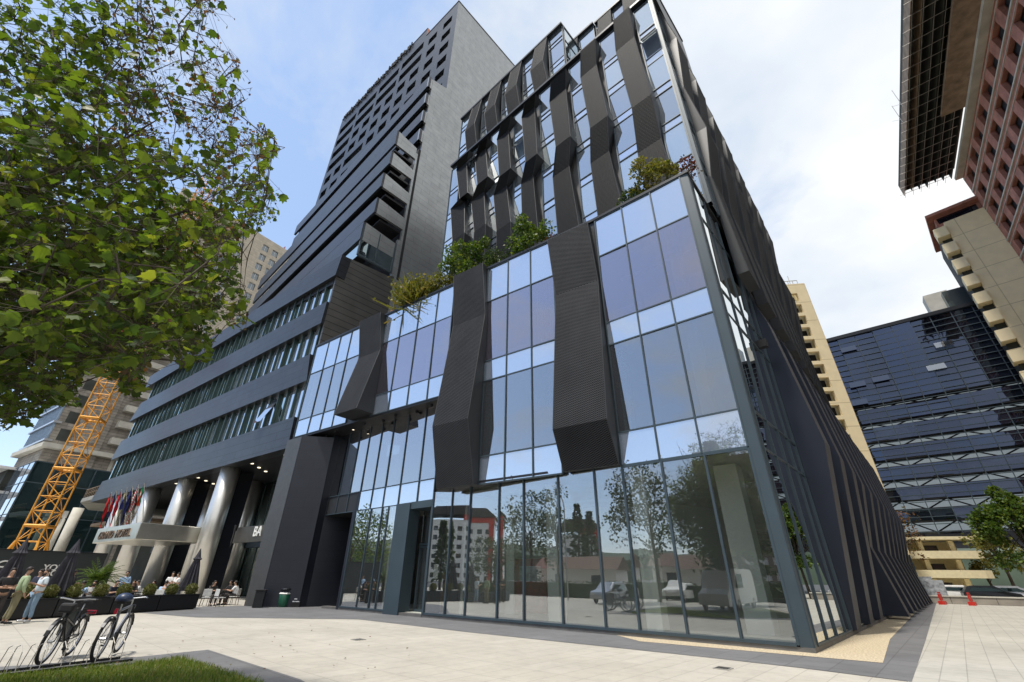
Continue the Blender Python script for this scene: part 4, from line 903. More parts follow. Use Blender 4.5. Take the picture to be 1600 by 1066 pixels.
mb = MB(); mb.fbox(A, 8, 31, 4, 21, -6, -1.5); mb.build('open_floor_wall', stoneg, bz)
for u in (10, 14, 18): mb = MB(); mb.fbox(A, u, u + .5, 4, 21, -.8, -.3); mb.build('floor_column', palec, bz)
for z in (10, 15.5): mb = MB(); mb.fbox(A, 0, 31, z, z + .3, -5, .6); mb.build('open_floor', concrete, bz)
# glass office at the far left
gp = reach(57, 720, 96)
H1 = Fr(gp.xy, 57, -1); H2 = Fr(gp.xy, 147, 1)
lf = thing('green_glass_office', (gp.x, gp.y, 0), 'dark green glass office with a bright silver side at the far left edge', 'office building')
grid(H1, [0, 2.4, 4.8, 7.2, 9.6, 12], [0, 4.4, 8.8, 13.2, gp.z], [ggreen] * 4, mul=.16, parent=lf, panename='window_pane')
grid(H2, [.1, 3, 6, 9, 12, 15], [0, 4.4, 8.8, 13.2, gp.z], [gspan] * 4, mul=.12, parent=lf, panename='window_pane')
mb = MB(); mb.plan([H1.p(.2, 0, -.3).xy, H1.p(12, 0, -.3).xy, H1.p(12, 0, -12).xy, H2.p(15, 0, -.3).xy], 0, gp.z - .1); mb.build('core_wall', intdark, lf)
q = reach(8, 728, 106); FL_ = Fr(q.xy, 147, 1)
wb = thing('white_terraced_building', (q.x, q.y, 0), 'white terraced building with dark roof edges at the left frame edge', 'building')
for i in range(5):
    z = q.z - 3.6 * i; mb = MB(); mb.fbox(FL_, 0, 20, z - .4, z, -4, .8); mb.build('terrace_slab', white, wb)
    mb = MB(); mb.fbox(FL_, .4, 20, z - 3.6, z - .4, -4, -.6); mb.build('terrace_wall', gfar if i % 2 else netting, wb)
# concrete frame under construction
q = reach(143, 775, 80); CF = Fr(q.xy, 144.2)
cb = thing('concrete_frame_building', (q.x, q.y, 0), 'unfinished concrete terrace on round columns beside the yellow crane', 'construction')
zt_ = q.z
mb = MB(); mb.plan([CF.p(-6, 0, 0).xy, CF.p(4, 0, 0).xy, CF.p(13, 0, -3).xy, CF.p(13, 0, -14).xy, CF.p(-6, 0, -14).xy], zt_ - .5, zt_); mb.build('terrace_slab', concrete, cb)
for x, y in ((128, 784), (106, 792), (82, 800), (60, 806)):
    u, z = CF.px(x, y, -1.5); mb = MB(); mb.lathe(CF.p(u, 0, -1.5), [(.62, 0), (.62, zt_ - .55)], 18); mb.build('round_column', palec, cb, smooth=True)
mb = MB()
for i in range(14): mb.tube(CF.p(-5.8 + i * .75, zt_, -.1), CF.p(-5.8 + i * .75, zt_ + 1.15, -.1), .035, n=5)
mb.tube(CF.p(-5.8, zt_ + 1.15, -.1), CF.p(4, zt_ + 1.15, -.1), .05, n=5); mb.tube(CF.p(-5.8, zt_ + .6, -.1), CF.p(4, zt_ + .6, -.1), .03, n=5); mb.build('railing', timber, cb)
mb = MB(); mb.fbox(CF, -8, 12, 0, 8, -14, -8); mb.build('back_wall', netting, cb)
for z in (7.2, zt_ + 4.2): mb = MB(); mb.fbox(CF, -10, 6, z, z + .35, -13, -2.5); mb.build('inner_slab', timber, cb)
# yellow tower crane mast
cp = reach(40, 868, 72); cp = V((cp.x, cp.y, 0))
cr = thing('yellow_tower_crane', tuple(cp), 'yellow lattice tower crane mast rising behind the dark hoarding', 'crane')
local_h = .92; ang = R(20); cax = V((math.cos(ang), math.sin(ang), 0)); cay = V((-math.sin(ang), math.cos(ang), 0))
cor = [cax * (sx * local_h) + cay * (sy * local_h) for sx, sy in ((-1, -1), (1, -1), (1, 1), (-1, 1))]
def mast(base, z0, z1, cor, step, rc, rl, m, parent, name='mast_section', secs=4, ringm=None):
    z = z0; k = 0
    while z < z1:
        mb = MB()
        for j in range(secs):
            a = z + j * step; b_ = a + step
            for i in range(4):
                c0, c1 = cor[i], cor[(i + 1) % 4]; mb.tube(base + c0 + V((0, 0, a)), base + c0 + V((0, 0, b_)), rc, n=6)
                p0, p1 = (c0, c1) if (j + i) % 2 else (c1, c0)
                mb.tube(base + p0 + V((0, 0, a)), base + p1 + V((0, 0, b_)), rl, n=5); mb.tube(base + c0 + V((0, 0, a)), base + c1 + V((0, 0, a)), rl, n=5)
        for i in range(4): mb.tube(base + cor[i] + V((0, 0, z)), base + cor[(i + 1) % 4] + V((0, 0, z)), rc * 1.7, n=6)
        mb.build(name, m, parent); z += step * secs; k += 1
mast(cp, 0, 60, cor, 1.5, .085, .042, crane_y, cr)
mb = MB()
for i in range(4): mb.tube(cp + cor[i] * 2.1, cp + cor[i] + V((0, 0, 4.5)), .13, n=6); mb.tube(cp + cor[i] * 2.1, cp + cor[(i + 1) % 4] * 2.1, .14, n=6)
mb.build('base_frame', crane_y, cr)
q = reach(210, 528, 72); mb = MB(); mb.box(cp + V((0, 0, q.z)), (2.9, 2.9, 1.3)); mb.build('climbing_collar', crane_r, cr)
# red jib above the beige tower
j0 = reach(335, 352, 125); j1 = reach(450, 420, 128); zj = j0.z; j1.z = zj - .5
rc_ = thing('red_tower_crane', tuple(V((j0.x, j0.y, 0))), 'red lattice crane jib just over the roof of the beige apartment tower', 'crane')
mb = MB(); dv = (j1 - j0); L_ = dv.length; dv.normalize(); sd = V((-dv.y, dv.x, 0)); n = 26
j1x = j0 + dv * L_ * 1.4; P0 = j0 - dv * 12
tot = (j1x - P0).length
for k in range(n):
    a_ = P0 + dv * (tot * k / n); b_ = P0 + dv * (tot * (k + 1) / n)
    for s1 in (-.8, .8): mb.tube(a_ + sd * s1, b_ + sd * s1, .09, n=5); mb.tube(a_ + sd * s1, a_.lerp(b_, .5) + V((0, 0, 2.0)), .06, n=4); mb.tube(a_.lerp(b_, .5) + V((0, 0, 2.0)), b_ + sd * s1, .06, n=4)
    mb.tube(a_ + sd * .8, b_ - sd * .8, .05, n=4); mb.tube(a_.lerp(b_, .5) + V((0, 0, 2.)), b_.lerp(b_ + (b_ - a_), .5) + V((0, 0, 2.)), .09, n=5)
mb.build('jib', crane_r, rc_)
PM = j0 + dv * (L_ * .9) + sd * 6; mast(V((PM.x, PM.y, 0)), 0, zj + 3, cor, 3.0, .12, .06, crane_r, rc_, secs=4)

# ------------------------------------------------------------------ far buildings, right
q = reach(1437, 905, 72); C1 = Fr((q.x, q.y), 171)
ct = thing('cream_tower', (q.x, q.y, 0), 'cream clad tower with a column of dark loggias behind the glass building', 'apartment building')
pts_ = [(200, 200), (224, 258), (262, 345), (293, 425), (322, 500), (355, 580), (385, 655), (420, 735), (455, 825), (492, 920), (525, 1010)]
zz_ = [C1.px(1200 + x / 3.95, 430 + y / 3.95) for x, y in pts_]
ztop = C1.px(1250, 443)[1]
slots = [(u, z) for u, z in zz_]
pitch = (zz_[0][1] - zz_[-1][1]) / 10
ur = sum(u for u, z in zz_[3:8]) / 5
windows(C1, [ur + 1.6], [zz_[0][1] + pitch - .9 - i * pitch for i in range(14)], 3.2, 1.5, ct, black, name='loggia', wall=cream, u0=0, u1=26, z0=4.5, z1=ztop, rec=1.2)
windows(C1, [ur + 11], [zz_[0][1] + pitch - .9 - i * pitch for i in range(14)], 3.2, 1.5, ct, black, name='loggia', wall=cream, u0=26.01, u1=27, z0=4.5, z1=ztop, rec=1.2)
mb = MB(); mb.fbox(C1, .05, 26, 0, ztop - .2, -14, -1.3); mb.build('core_wall', creamlow, ct)
mb = MB(); mb.fbox(C1, 0, .45, 4.5, ztop, -14, -.5); mb.build('side_wall', creamlow, ct)
grid(C1, [0.1, 1.3, 2.6, 3.9], [0.1, 1.2, 2.4, 3.6, 4.45], [ggreen] * 4, parent=ct, panename='shop_glass')
mb = MB()
for i in range(14): mb.tube(C1.p(.6 + i * .7, ztop, -.6), C1.p(.6 + i * .7, ztop + 1.0, -.6), .05, n=5)
mb.tube(C1.p(.6, ztop + 1., -.6), C1.p(10, ztop + 1, -.6), .06, n=5); mb.tube(C1.p(1.2, ztop, -1.5), C1.p(1.2, ztop + 2.6, -1.5), .05, n=5); mb.build('roof_railing', scaff, ct)
# dark blue glass building across the end of the street
q = reach(1297, 534, 90); GO = q.xy - D(140) * 62; GB = Fr(GO, 140)
zT = q.z; gbld = thing('dark_glass_building', tuple(GB.p(31, 0)), 'dark blue mirrored glass building with bright truss floors across the street end', 'office building')
zB = GB.px(1490, 834)[1]
rows = [GB.px(1400, y)[1] for y in (625, 655, 685, 717)]
rp = (rows[0] - rows[3]) / 3
strips_z = [rows[0] - i * rp for i in range(8) if rows[0] - i * rp > zB + 1]
litm = mat('bright_floor_strip', (.34, .40, .44), .5, var=.1, emit=(.75, .88, .95, .16))  # brightness behind the open floors put in as a weak glow
nC = 26; uW = 66. / nC
mb = MB()
for i in range(nC + 1): mb.fbox(GB, i * uW - .05, i * uW + .05, zB, zT, -.02, .10)
zl = zT
k = 0
while zl > zB: mb.fbox(GB, 0, 66, zl - .05, zl + .05, -.02, .09); zl -= rp / 3; k += 1
mb.build('mullion_frame', frame, gbld)
bnds = [zT] + strips_z + [zB]
for k in range(len(bnds) - 1):
    top = bnds[k] - (0 if k == 0 else .75 + .1 * k); bot = bnds[k + 1]
    for i in range(0, nC, 2 if k == 0 else 2):
        pane(GB, rect(i * uW, min(66, (i + 2) * uW), bot, top), gblue, 'window_pane', gbld, -.05, .03, .10)
for k, z in enumerate(strips_z):
    h = .75 + .1 * (k + 1)
    mb = MB(); mb.fbox(GB, 0, 66, z - h, z, -2.5, -2.4); mb.build('floor_glow_strip', litm, gbld)
    mb = MB()
    for i in range(nC): 
        u = i * uW; a_, b_ = (z - h, z) if i % 2 else (z, z - h); mb.tube(GB.p(u, a_, -1.), GB.p(u + uW, b_, -1.), .10, n=5)
    mb.fbox(GB, 0, 66, z - .1, z + .1, -1.2, -.1); mb.fbox(GB, 0, 66, z - h - .15, z - h + .1, -1.2, -.1); mb.build('floor_truss', black, gbld)
for x, y in ((1327, 546), (1341, 601), (1377, 592), (1344, 629), (1476, 538), (1464, 574)):
    u, z = GB.px(x, y); mb = MB(); mb.add([GB.p(u - 1, z - .5, .5), GB.p(u + 1.2, z - .5, .5), GB.p(u + 1.2, z + .5, .1), GB.p(u - 1, z + .5, .1)], [(0, 1, 2, 3)]); mb.build('open_sash', gvis if y in (538, 574) else gblue, gbld)
mb = MB(); mb.fbox(GB, -2, 66, zT, zT + .6, -12, .3); mb.build('roof_edge', trim, gbld); mb = MB(); mb.fbox(GB, -2, 66, zB - 1.2, zB, -14, .1); mb.build('underside', trim, gbld)
mb = MB(); mb.fbox(GB, -2, 66, zB, zT, -14, -3); mb.build('core_wall', black, gbld)
uR = GB.px(1488, 490)[0]
mb = MB(); mb.fbox(GB, uR - 7.5, uR - .5, zT + .6, zT + 4.6, -9, -2); mb.build('plant_room', gfar, gbld); mb = MB(); mb.fbox(GB, uR - 1.5, uR + 1.6, zT + .6, zT + 5.5, -6, -3.5); mb.build('stair_head', palec, gbld)
mb = MB(); uB = GB.px(1470, 900)[0]; mb.fbox(GB, uB, 66, 0, zB - 1.2, -10, -.5); mb.build('ground_storey', gblue, gbld)
for u in (uB + .3, uB + 8, uB + 16): mb = MB(); mb.tube(GB.p(u, 0, .2), GB.p(u, zB, .2), .5, n=12); mb.build('round_column', trim, gbld)
# low cream building with curved balconies
q = reach(1456, 925, 80); LO = Fr(reach(1540, 925, 82).xy, math.degrees(math.atan2(q.y - reach(1540, 925, 82).y, q.x - reach(1540, 925, 82).x)))
cl_ = thing('cream_balcony_building', tuple(LO.p(5, 0)), 'low cream building with rounded balconies under the dark glass block', 'building')
lw = (q.xy - LO.o).length; hz = LO.px(1500, 845)[1]
fl_h = hz / 3
mb = MB(); mb.fbox(LO, 0, lw + 6, 0, hz, -10, -2.2); mb.build('wall', creamlow, cl_)
for i in range(4):
    z = i * fl_h; mb = MB(); n = 14; P = [LO.p(-1.5 + (lw + 7) * k / n, 0, .9 * math.sin(math.pi * k / n) ** .5 * 1.2).xy for k in range(n + 1)] + [LO.p(lw + 5, 0, -2.2).xy, LO.p(-1, 0, -2.2).xy]
    mb.plan(P, z + .1, z + .45 + (.5 if 0 < i < 3 else 0)); mb.build('balcony', creamlow, cl_)
    if i < 3:
        for u in (1, 4.2, 7.4, 10.6, 13.8):
            if u > lw + 5: continue
            mb = MB(); mb.fbox(LO, u, u + .5, z + .1, z + fl_h, -.6, -.1); mb.build('pier', creamlow, cl_)
            mb = MB(); mb.fbox(LO, u + 1, u + 2.7, z + .8, z + fl_h - .4, -2.19, -2.1); mb.build('window', gfar, cl_)
# brick tower with cornice bands, site scaffolding under its eaves, cream tower beyond
BO = K + D(47.6) * 44.4 + n_ * 26.5; BF = Fr(BO, 52.1, 1)
ue = BF.px(1522, 301)[0]
zc = [BF.px(x, y)[1] for x, y in ((1549, 79), (1564, 96), (1569, 90), (1584, 118), (1597, 118))]
bk = thing('brick_tower', tuple(BF.p(0, 0)), 'red brick tower with white cornice bands and dark window openings at the right edge', 'apartment building')
ztb = 59.0
fh = 3.35; zrow = [ztb - 2.9 - fh * i for i in range(14)]
windows(BF, [ue - 2.6 - 4.1 * i for i in range(10)], sorted(zrow[:10]), 2.5, 2.15, bk, black, wall=brick, u0=-30, u1=ue, z0=15, z1=ztb, rec=.6, maxn=100)
for i, z in enumerate(zrow[:10]):
    mb = MB(); mb.fbox(BF, -30, ue + .02, z - .42, z - .22, -.02, .16); mb.build('cornice_band', palec, bk)
    mb = MB(); mb.fbox(BF, -30, ue + .02, z + 2.3, z + 2.38, -.02, .08); mb.build('lintel_band', palec, bk)
mb = MB(); mb.fbox(BF, -30, ue + .1, ztb, ztb + .5, -.5, .9); mb.build('roof_cornice', palec, bk)
mb = MB(); mb.fbox(BF, -30, ue - .1, 0, ztb - .1, -12, -.7); mb.build('core_wall', brick, bk)
mb = MB(); mb.fbox(Fr(BF.p(ue, 0, 0).xy, 142.1, 1), -12, -.01, 15, ztb, -.4, .0); mb.build('end_wall', brick, bk)
se = BF.px(1440, 210, 6.5)
sk = thing('scaffolded_eaves', tuple(BF.p(20, 60, 3)), 'dark netted formwork and scaffolding cantilevered out over the brick tower', 'scaffold')
zs_ = 61.5
u0_, u1_ = -34, ue + 2.5
mb = MB(); mb.fbox(BF, u0_, u1_, zs_ + 1.6, zs_ + 2.4, -.6, 6.6); mb.build('deck_formwork', netting, sk)
mb = MB(); mb.fbox(BF, u1_ - .7, u1_ - .62, zs_ + .35, zs_ + 1.58, .2, 6.5); mb.build('end_board', netting, sk)
for i in range(7):
    o_ = .4 + i * 1.03; mb = MB(); mb.fbox(BF, u0_, u1_ - .3 * (i % 3), zs_ - .2, zs_ + 1.6, o_ - .04, o_ + .04); mb.build('formwork_board', timber if i in (5, 6) else netting, sk)
mb = MB()
for i in range(36):
    u = u0_ + 3 + i * 1.9
    if u < u1_ + .8: mb.tube(BF.p(u, zs_ - .35, .7), BF.p(u + .3, zs_ - .35, 7.3), .035, n=4)
mb.build('scaffold_ledger', scaff, sk)
mb = MB()
for i in range(6): mb.tube(BF.p(u0_, zs_ - .25, 1.2 + i * 1.05), BF.p(u1_ + .5, zs_ - .25, 1.2 + i * 1.05), .03, n=4)
mb.build('scaffold_transom', scaff, sk)
mb = MB()
for i in range(22):
    u = 6 + i * 3
    if u > ue - 14: break
    mb.tube(BF.p(u, zs_ - .3, 7.1), BF.p(u, zs_ + 3.6, 7.1), .03, n=4)
    if i < 21: mb.tube(BF.p(u, zs_ + .3, 7.1), BF.p(u + 3, zs_ + 3.4, 7.1), .025, n=4)
mb.build('scaffold_standard', scaff, sk)
mb = MB(); mb.fbox(BF, -34, 10, zs_ - 1.5, zs_ - 1.2, .4, 3.2); mb.fbox(BF, -34, 8, zs_ - 1.2, zs_ - .6, .5, .7); mb.fbox(BF, -34, 9, zs_ - 1.2, zs_ - .6, 2.8, 3.0); mb.build('timber_platform', timber, sk)
C2 = Fr(BF.p(ue + .3, 0, .4).xy, 133, 1)
c2 = thing('cream_balcony_tower', tuple(C2.p(3, 0)), 'pale cream tower with a stack of projecting balcony ends beside the red brick', 'apartment building')
zt2 = C2.px(1490, 342)[1]
uW2 = C2.px(1462, 360)[0]
mb = MB(); mb.fbox(C2, -4, uW2 - 1.2, 0, zt2, -12, 0); mb.build('wall', cream, c2)
mb = MB(); mb.fbox(C2, uW2 - 1.2, uW2 - .1, 0, zt2 + .2, -12, -1.0); mb.build('balcony_recess', netting, c2)  # recess wall coloured dark, imitating the shadow beside the balconies
i = 0
while zt2 - 3.15 * (i + 1) > 3:
    z = zt2 - 3.15 * (i + 1) + .6; mb = MB(); mb.fbox(C2, uW2 - 1.15, uW2 + .35, z, z + 1.75, -1.6, .45); mb.build('balcony', cream, c2); i += 1
mb = MB(); mb.fbox(C2, -4, uW2 + .3, zt2 + 1.8, zt2 + 2.3, -12, .3); mb.fbox(C2, -4, uW2 - .5, zt2, zt2 + 1.8, -12, -.8); mb.build('roof_storey', brick, c2)
mb = MB(); mb.fbox(C2, 0, uW2 - .8, zt2 + .5, zt2 + 1.5, -.78, -.7); mb.build('roof_window', gblue, c2)

# ------------------------------------------------------------------ street end on the right
p0 = reach(1415, 931, 61); p1 = reach(1640, 938, 61)
mb = MB(); d_ = (p1 - p0); ln = math.hypot(d_.x, d_.y); an = math.atan2(d_.y, d_.x); c_ = (p0 + p1) / 2
mb.box((c_.x, c_.y, .28), (ln, .4, .56), 0, an); mb.box((c_.x, c_.y, .61), (ln + .1, .5, .10), 1, an)
tag(mb.build('low_wall', [stoneg, palec]), 'low grey wall with pale coping closing the end of the side pavement', 'wall')
for x, lab in ((1472, 'red plastic traffic barrier standing nearer the building'), (1518, 'red plastic traffic barrier standing farther right by the low wall')):
    q = reach(x, 940, 58); t = thing('traffic_barrier', (q.x, q.y, 0), lab, 'barrier', 'red traffic barriers')
    mb = MB(); mb.box((q.x, q.y, .14), (.9, .45, .28), 0, .7); mb.build('foot', redm, t); mb = MB(); mb.box((q.x, q.y, .56), (.85, .14, .5), 0, .7); mb.build('panel', redm, t)
    mb = MB(); mb.box((q.x, q.y, .9), (.8, .10, .12), 0, .7); mb.build('top_rail', redm, t)
postm = mat('poster_print', (.32, .34, .36), .6, var=.6, scale=3)
for x, h, lab in ((1450, 2.2, 'taller grey printed poster board beyond the low wall'), (1465, 1.9, 'shorter grey poster board with an emblem beyond the low wall')):
    q = reach(x, 925, 64); t = thing('poster_board', (q.x, q.y, 0), lab, 'sign', 'poster boards beyond the wall')
    FB = Fr((q.x, q.y), 140); mb = MB(); mb.fbox(FB, -.7, .7, .4, h, -.05, .05); mb.build('board', postm, t); mb = MB(); mb.tube(FB.p(-.6, 0, 0), FB.p(-.6, .5, 0), .04); mb.build('post', trim, t); mb = MB(); mb.tube(FB.p(.6, 0, 0), FB.p(.6, .5, 0), .04); mb.build('post', trim, t)
def car(loc, rz, col, label, group, van=False):
    t = thing('parked_car', loc, label, 'car', group, rz); L2, H_ = (2.45, 2.2) if van else (2.1, 1.45)
    pr = [(-L2, .35), (-L2, .85), (-L2 + .15, .95), (-L2 + .45, H_ - .1), (-L2 + .9, H_), (.35, H_), (1.0, .98), (L2 - .15, .82), (L2, .6), (L2, .35)] if not van else [(-L2, .35), (-L2, H_ - .15), (-L2 + .2, H_), (1.1, H_), (1.75, 1.2), (L2 - .05, .95), (L2, .6), (L2, .35)]
    mb = MB(); n = len(pr); ys = (-.86, -.80, .80, .86)
    ring = []
    for y_, sc_ in ((-.87, 0), (-.72, 1), (.72, 1), (.87, 0)): ring.append([(x, y_ * (1 if z < 1.0 or sc_ else .93), z + (.03 if sc_ and z > .9 else 0)) for x, z in pr])
    for k in range(3): mb.add(ring[k] + ring[k + 1], [(i, (i + 1) % n, (i + 1) % n + n, i + n) for i in range(n)])
    mb.add(ring[0], [tuple(range(n))]); mb.add(ring[3], [tuple(range(n - 1, -1, -1))])
    local(t); mb.build('body', col, t, bevel=.04)
    gl = [(-L2 + .5, .98), (-L2 + .75, H_ - .14), (.25, H_ - .14), (.85, 1.0)] if not van else [(.2, 1.2), (.2, H_ - .25), (1.1, H_ - .25), (1.6, 1.22)]
    for s_ in (-1, 1):
        mb = MB(); mb.add([(x, s_ * .885, z) for x, z in gl] + [(x, s_ * .86, z) for x, z in gl], [(0, 1, 2, 3), (7, 6, 5, 4), (0, 4, 5, 1), (1, 5, 6, 2), (2, 6, 7, 3), (3, 7, 4, 0)]); mb.build('side_window', ggreen, t)
    for x in (-L2 + .8, L2 - .85):
        for y_ in (-.8, .8):
            mb = MB(); mb.torus((x, y_, .32), (0, 1, 0), .24, .085, 20, 8); w_ = mb.build('wheel', rubber, t); mb = MB(); mb.tube((x, y_ - .05, .32), (x, y_ + .05, .32), .19, n=14); mb.build('rim', silver, w_)
    for y_ in (-.6, .6): mb = MB(); mb.box((L2 - .02, y_, .68), (.08, .3, .16)); mb.build('headlight', white, t)
    return t
for x, y, d, c, lab in ((1500, 925, 70, 'white_paint', 'white parked car beyond the low wall, left of the street tree'), (1548, 928, 68, 'black_gloss', 'dark parked car beyond the low wall under the street tree'), (1585, 930, 69, 'silver_paint', 'silver parked car at the right edge beyond the low wall')):
    q = reach(x, y, d); car((q.x, q.y, 0), R(-35), MATS[c], lab, 'cars parked beyond the low wall')
def tpos(x, d): q = reach(x, 930, d); return (q.x, q.y, 0)
tree(tpos(1640, 62), 10.2, (2.3, 2.3, 3.4), 'broad dark green street tree at the right edge beyond the low wall', 'street trees on the right', leaf_s, 6500, .30, 6.0, 31)
tree(tpos(1590, 74), 6.5, (1.9, 1.9, 1.9), 'smaller olive street tree left of the big right-hand tree', 'street trees on the right', leaf_y, 1500, .3, 5.0, 32)
tree(tpos(1556, 84), 4.6, (1.4, 1.4, 1.3), 'small yellow-green tree in front of the cream balcony building', 'street trees on the right', leaf_y, 800, .25, 3.0, 33)
tree(tpos(1440, 74), 9, (2.4, 2.4, 3.2), 'thin dark tree against the base of the dark glass building', 'street trees on the right', leaf_b, 500, .3, 7, 34)

# ------------------------------------------------------------------ cafe planters, bushes, parasols, hoarding
pa = ground(0, 971); pb = ground(306, 952); PF = Fr(pb.xy, math.degrees(math.atan2(pa.y - pb.y, pa.x - pb.x)), -1)
if (PF.p(0, 0, 1) - V((0, 0, 0))).length > (PF.p(0, 0, -1)).length: PF = Fr(pb.xy, math.degrees(math.atan2(pa.y - pb.y, pa.x - pb.x)), 1)
plab = ['black planter box at the café corner, nearest the hotel columns', 'black planter box second from the café corner', 'black planter box behind the parked bicycles', 'black planter box behind the man in the pale blue shirt', 'black planter box at the left edge of the photo']
plen = 2.15
for i in range(5):
    u0 = i * plen; t = thing('planter_box', tuple(PF.p(u0 + plen / 2, 0, -.3)), plab[i], 'planter', 'black planters around the café')
    mb = MB(); mb.fbox(PF, u0 + .02, u0 + plen - .02, .05, .66, -.55, 0); mb.build('trough', planter_m, t, bevel=.015); mb = MB(); mb.fbox(PF, u0, u0 + plen, .66, .70, -.57, .02); mb.build('rim', trim, t)
    mb = MB(); mb.fbox(PF, u0 + .1, u0 + plen - .1, 0, .05, -.5, -.05); mb.build('base', black, t)
ballpx = [(1200, 475), (1078, 475), (938, 482), (780, 485), (635, 485), (470, 490), (320, 490), (165, 490)]
blab = ['rightmost clipped round bush, in the corner planter', 'second clipped bush from the right, with browning leaves', 'third clipped bush from the right', 'fourth clipped bush from the right, wide and yellowing', 'fifth clipped bush from the right, left of the grey bicycle saddle', 'clipped bush above the black bicycle handlebar', 'clipped bush right of the man in pale blue', 'clipped bush between the two standing men']
for (x, y), lab in zip(ballpx, blab):
    u, z = PF.px(x / 4, 800 + y / 4, -.28); b = PF.p(u, .69, -.28)
    t = thing('clipped_bush', tuple(b), lab, 'bush', 'clipped round bushes in the planters'); mb = MB(); rs = random.getstate(); random.seed(int(u * 100))
    c = b + V((0, 0, .22)); rr = random.uniform(.24, .29)
    mb.lathe(c - V((0, 0, rr * .9)), [(rr * .8 * math.sin(math.pi * (k + .5) / 8), rr * .9 * (1 - math.cos(math.pi * (k + .5) / 8))) for k in range(8)], 14)
    for k in range(900): d = rnd_dir(.1); add_leaf(mb, c + d * rr * random.uniform(.8, 1.02), d + rnd_dir() * .9, rnd_dir(), .055, leaf_shape('oval'))
    mb.build('foliage', leaf_box, t); mb = MB(); mb.tube(b - V((0, 0, .1)), c, .03); mb.build('stem', bark, t); random.setstate(rs)
# palm behind the planters
q = reach(152, 905, 34); pm = thing('palm_plant', (q.x, q.y, 0), 'low spiky palm behind the café planters', 'palm'); mb = MB(); rs = random.getstate(); random.seed(5)
c = V((q.x, q.y, 1.15))
for k in range(90):
    a_ = random.uniform(0, 6.28); el = random.uniform(.1, 1.2); d = V((math.cos(a_) * math.cos(el), math.sin(a_) * math.cos(el), math.sin(el))); L_ = random.uniform(1.3, 1.9); pv = c
    for s_ in range(1, 9):
        p = c + d * (L_ * s_ / 8) - V((0, 0, (s_ / 8) ** 2 * .75 * math.cos(el) * L_)); mb.tube(pv, p, .012, n=3)
        sd = d.cross(V((0, 0, 1))).normalized()
        for sg in (-1, 1): add_leaf(mb, p, (p - pv).normalized() * .7 + sd * sg, V((0, 0, 1)), .36 * (1.1 - s_ / 10), [(0, 0), (.09, .4), (0, 1), (-.09, .4)])
        pv = p
mb.build('fronds', palm_m, pm); mb = MB(); mb.tube((q.x, q.y, 0), c, .2, .16, 10); mb.build('trunk', bark, pm); random.setstate(rs)
def parasol(loc, h, label, rz=0, lean=0):
    t = thing('closed_parasol', loc, label, 'parasol', 'closed parasols in the café'); b = V(loc); mb = MB(); n = 24
    prof = [(.34, .75), (.40, .95), (.33, 1.3), (.26, 1.7), (.20, 2.1), (.15, 2.35), (.22, 2.42), (.15, 2.52), (.10, 2.7), (.015, 3.0)]
    P = []
    for r_, z in prof:
        for i in range(n): a_ = 2 * math.pi * i / n; f = 1 + .22 * (1 if i % 2 else -1) * min(1, (3.0 - z)); P.append(b + V((math.cos(a_) * r_ * f, math.sin(a_) * r_ * f, z * h / 3)))
    mb.add(P, [(k * n + i, k * n + (i + 1) % n, (k + 1) * n + (i + 1) % n, (k + 1) * n + i) for k in range(len(prof) - 1) for i in range(n)]); mb.build('canopy', fabric, t)
    mb = MB(); mb.tube(b, b + V((0, 0, h * .98)), .035, n=8); mb.build('pole', trim, t); mb = MB(); mb.box(b + V((0, 0, .06)), (.8, .8, .12)); mb.build('base', concrete, t)
for x, d, h, lab in ((44, 27.5, 2.95, 'closed dark parasol over the man in the green shirt'), (125, 28.5, 3.05, 'closed dark parasol in front of the hoarding lettering'), (314, 35, 3.05, 'closed dark parasol before the steel column')):
    yb = {44: 841, 125: 842, 314: 857}[x]; q = reach(x, yb, d); parasol((q.x, q.y, 0), q.z, lab)
# hoarding
h0 = reach(-60, 862, 44); h1 = reach(168, 867, 47); HF = Fr(h1.xy, math.degrees(math.atan2(h0.y - h1.y, h0.x - h1.x)), 1)
if HF.n.dot(-HF.o) < 0: HF = Fr(h1.xy, math.degrees(math.atan2(h0.y - h1.y, h0.x - h1.x)), -1)
hl = (h0.xy - h1.xy).length; hd = thing('site_hoarding', tuple(HF.p(hl / 2, 0)), 'long dark hoarding with white lettering in front of the crane', 'fence')
hm = mat('hoarding_panel', (.030, .036, .040), .5, .1, var=.15, scale=1); np_ = int(hl / 2.4)
for i in range(np_ + 1): mb = MB(); mb.fbox(HF, i * 2.4, i * 2.4 + 2.38, .05, 2.85, -.06, 0); mb.build('panel', hm, hd)
mb = MB(); mb.fbox(HF, 0, hl + 2, 2.85, 2.92, -.1, .03); mb.build('top_rail', trim, hd)
u, z = HF.px(86, 888); 
text('hoarding_lettering', 'YOUR', HF, HF.px(65, 891)[0], HF.px(65, 891)[1], .02, .50, white, hd, squash=1.1)
text('hoarding_lettering', 'ION', HF, HF.px(72, 900)[0], HF.px(72, 900)[1], .02, .50, white, hd, squash=1.1)
u, z = HF.px(4, 886); mb = MB(); mb.torus(HF.p(u, z, .03), (HF.n.x, HF.n.y, 0), .34, .05, 20, 5); mb.fbox(HF, u - .2, u + .2, z - .04, z + .05, .0, .05); mb.build('round_logo', white, hd)

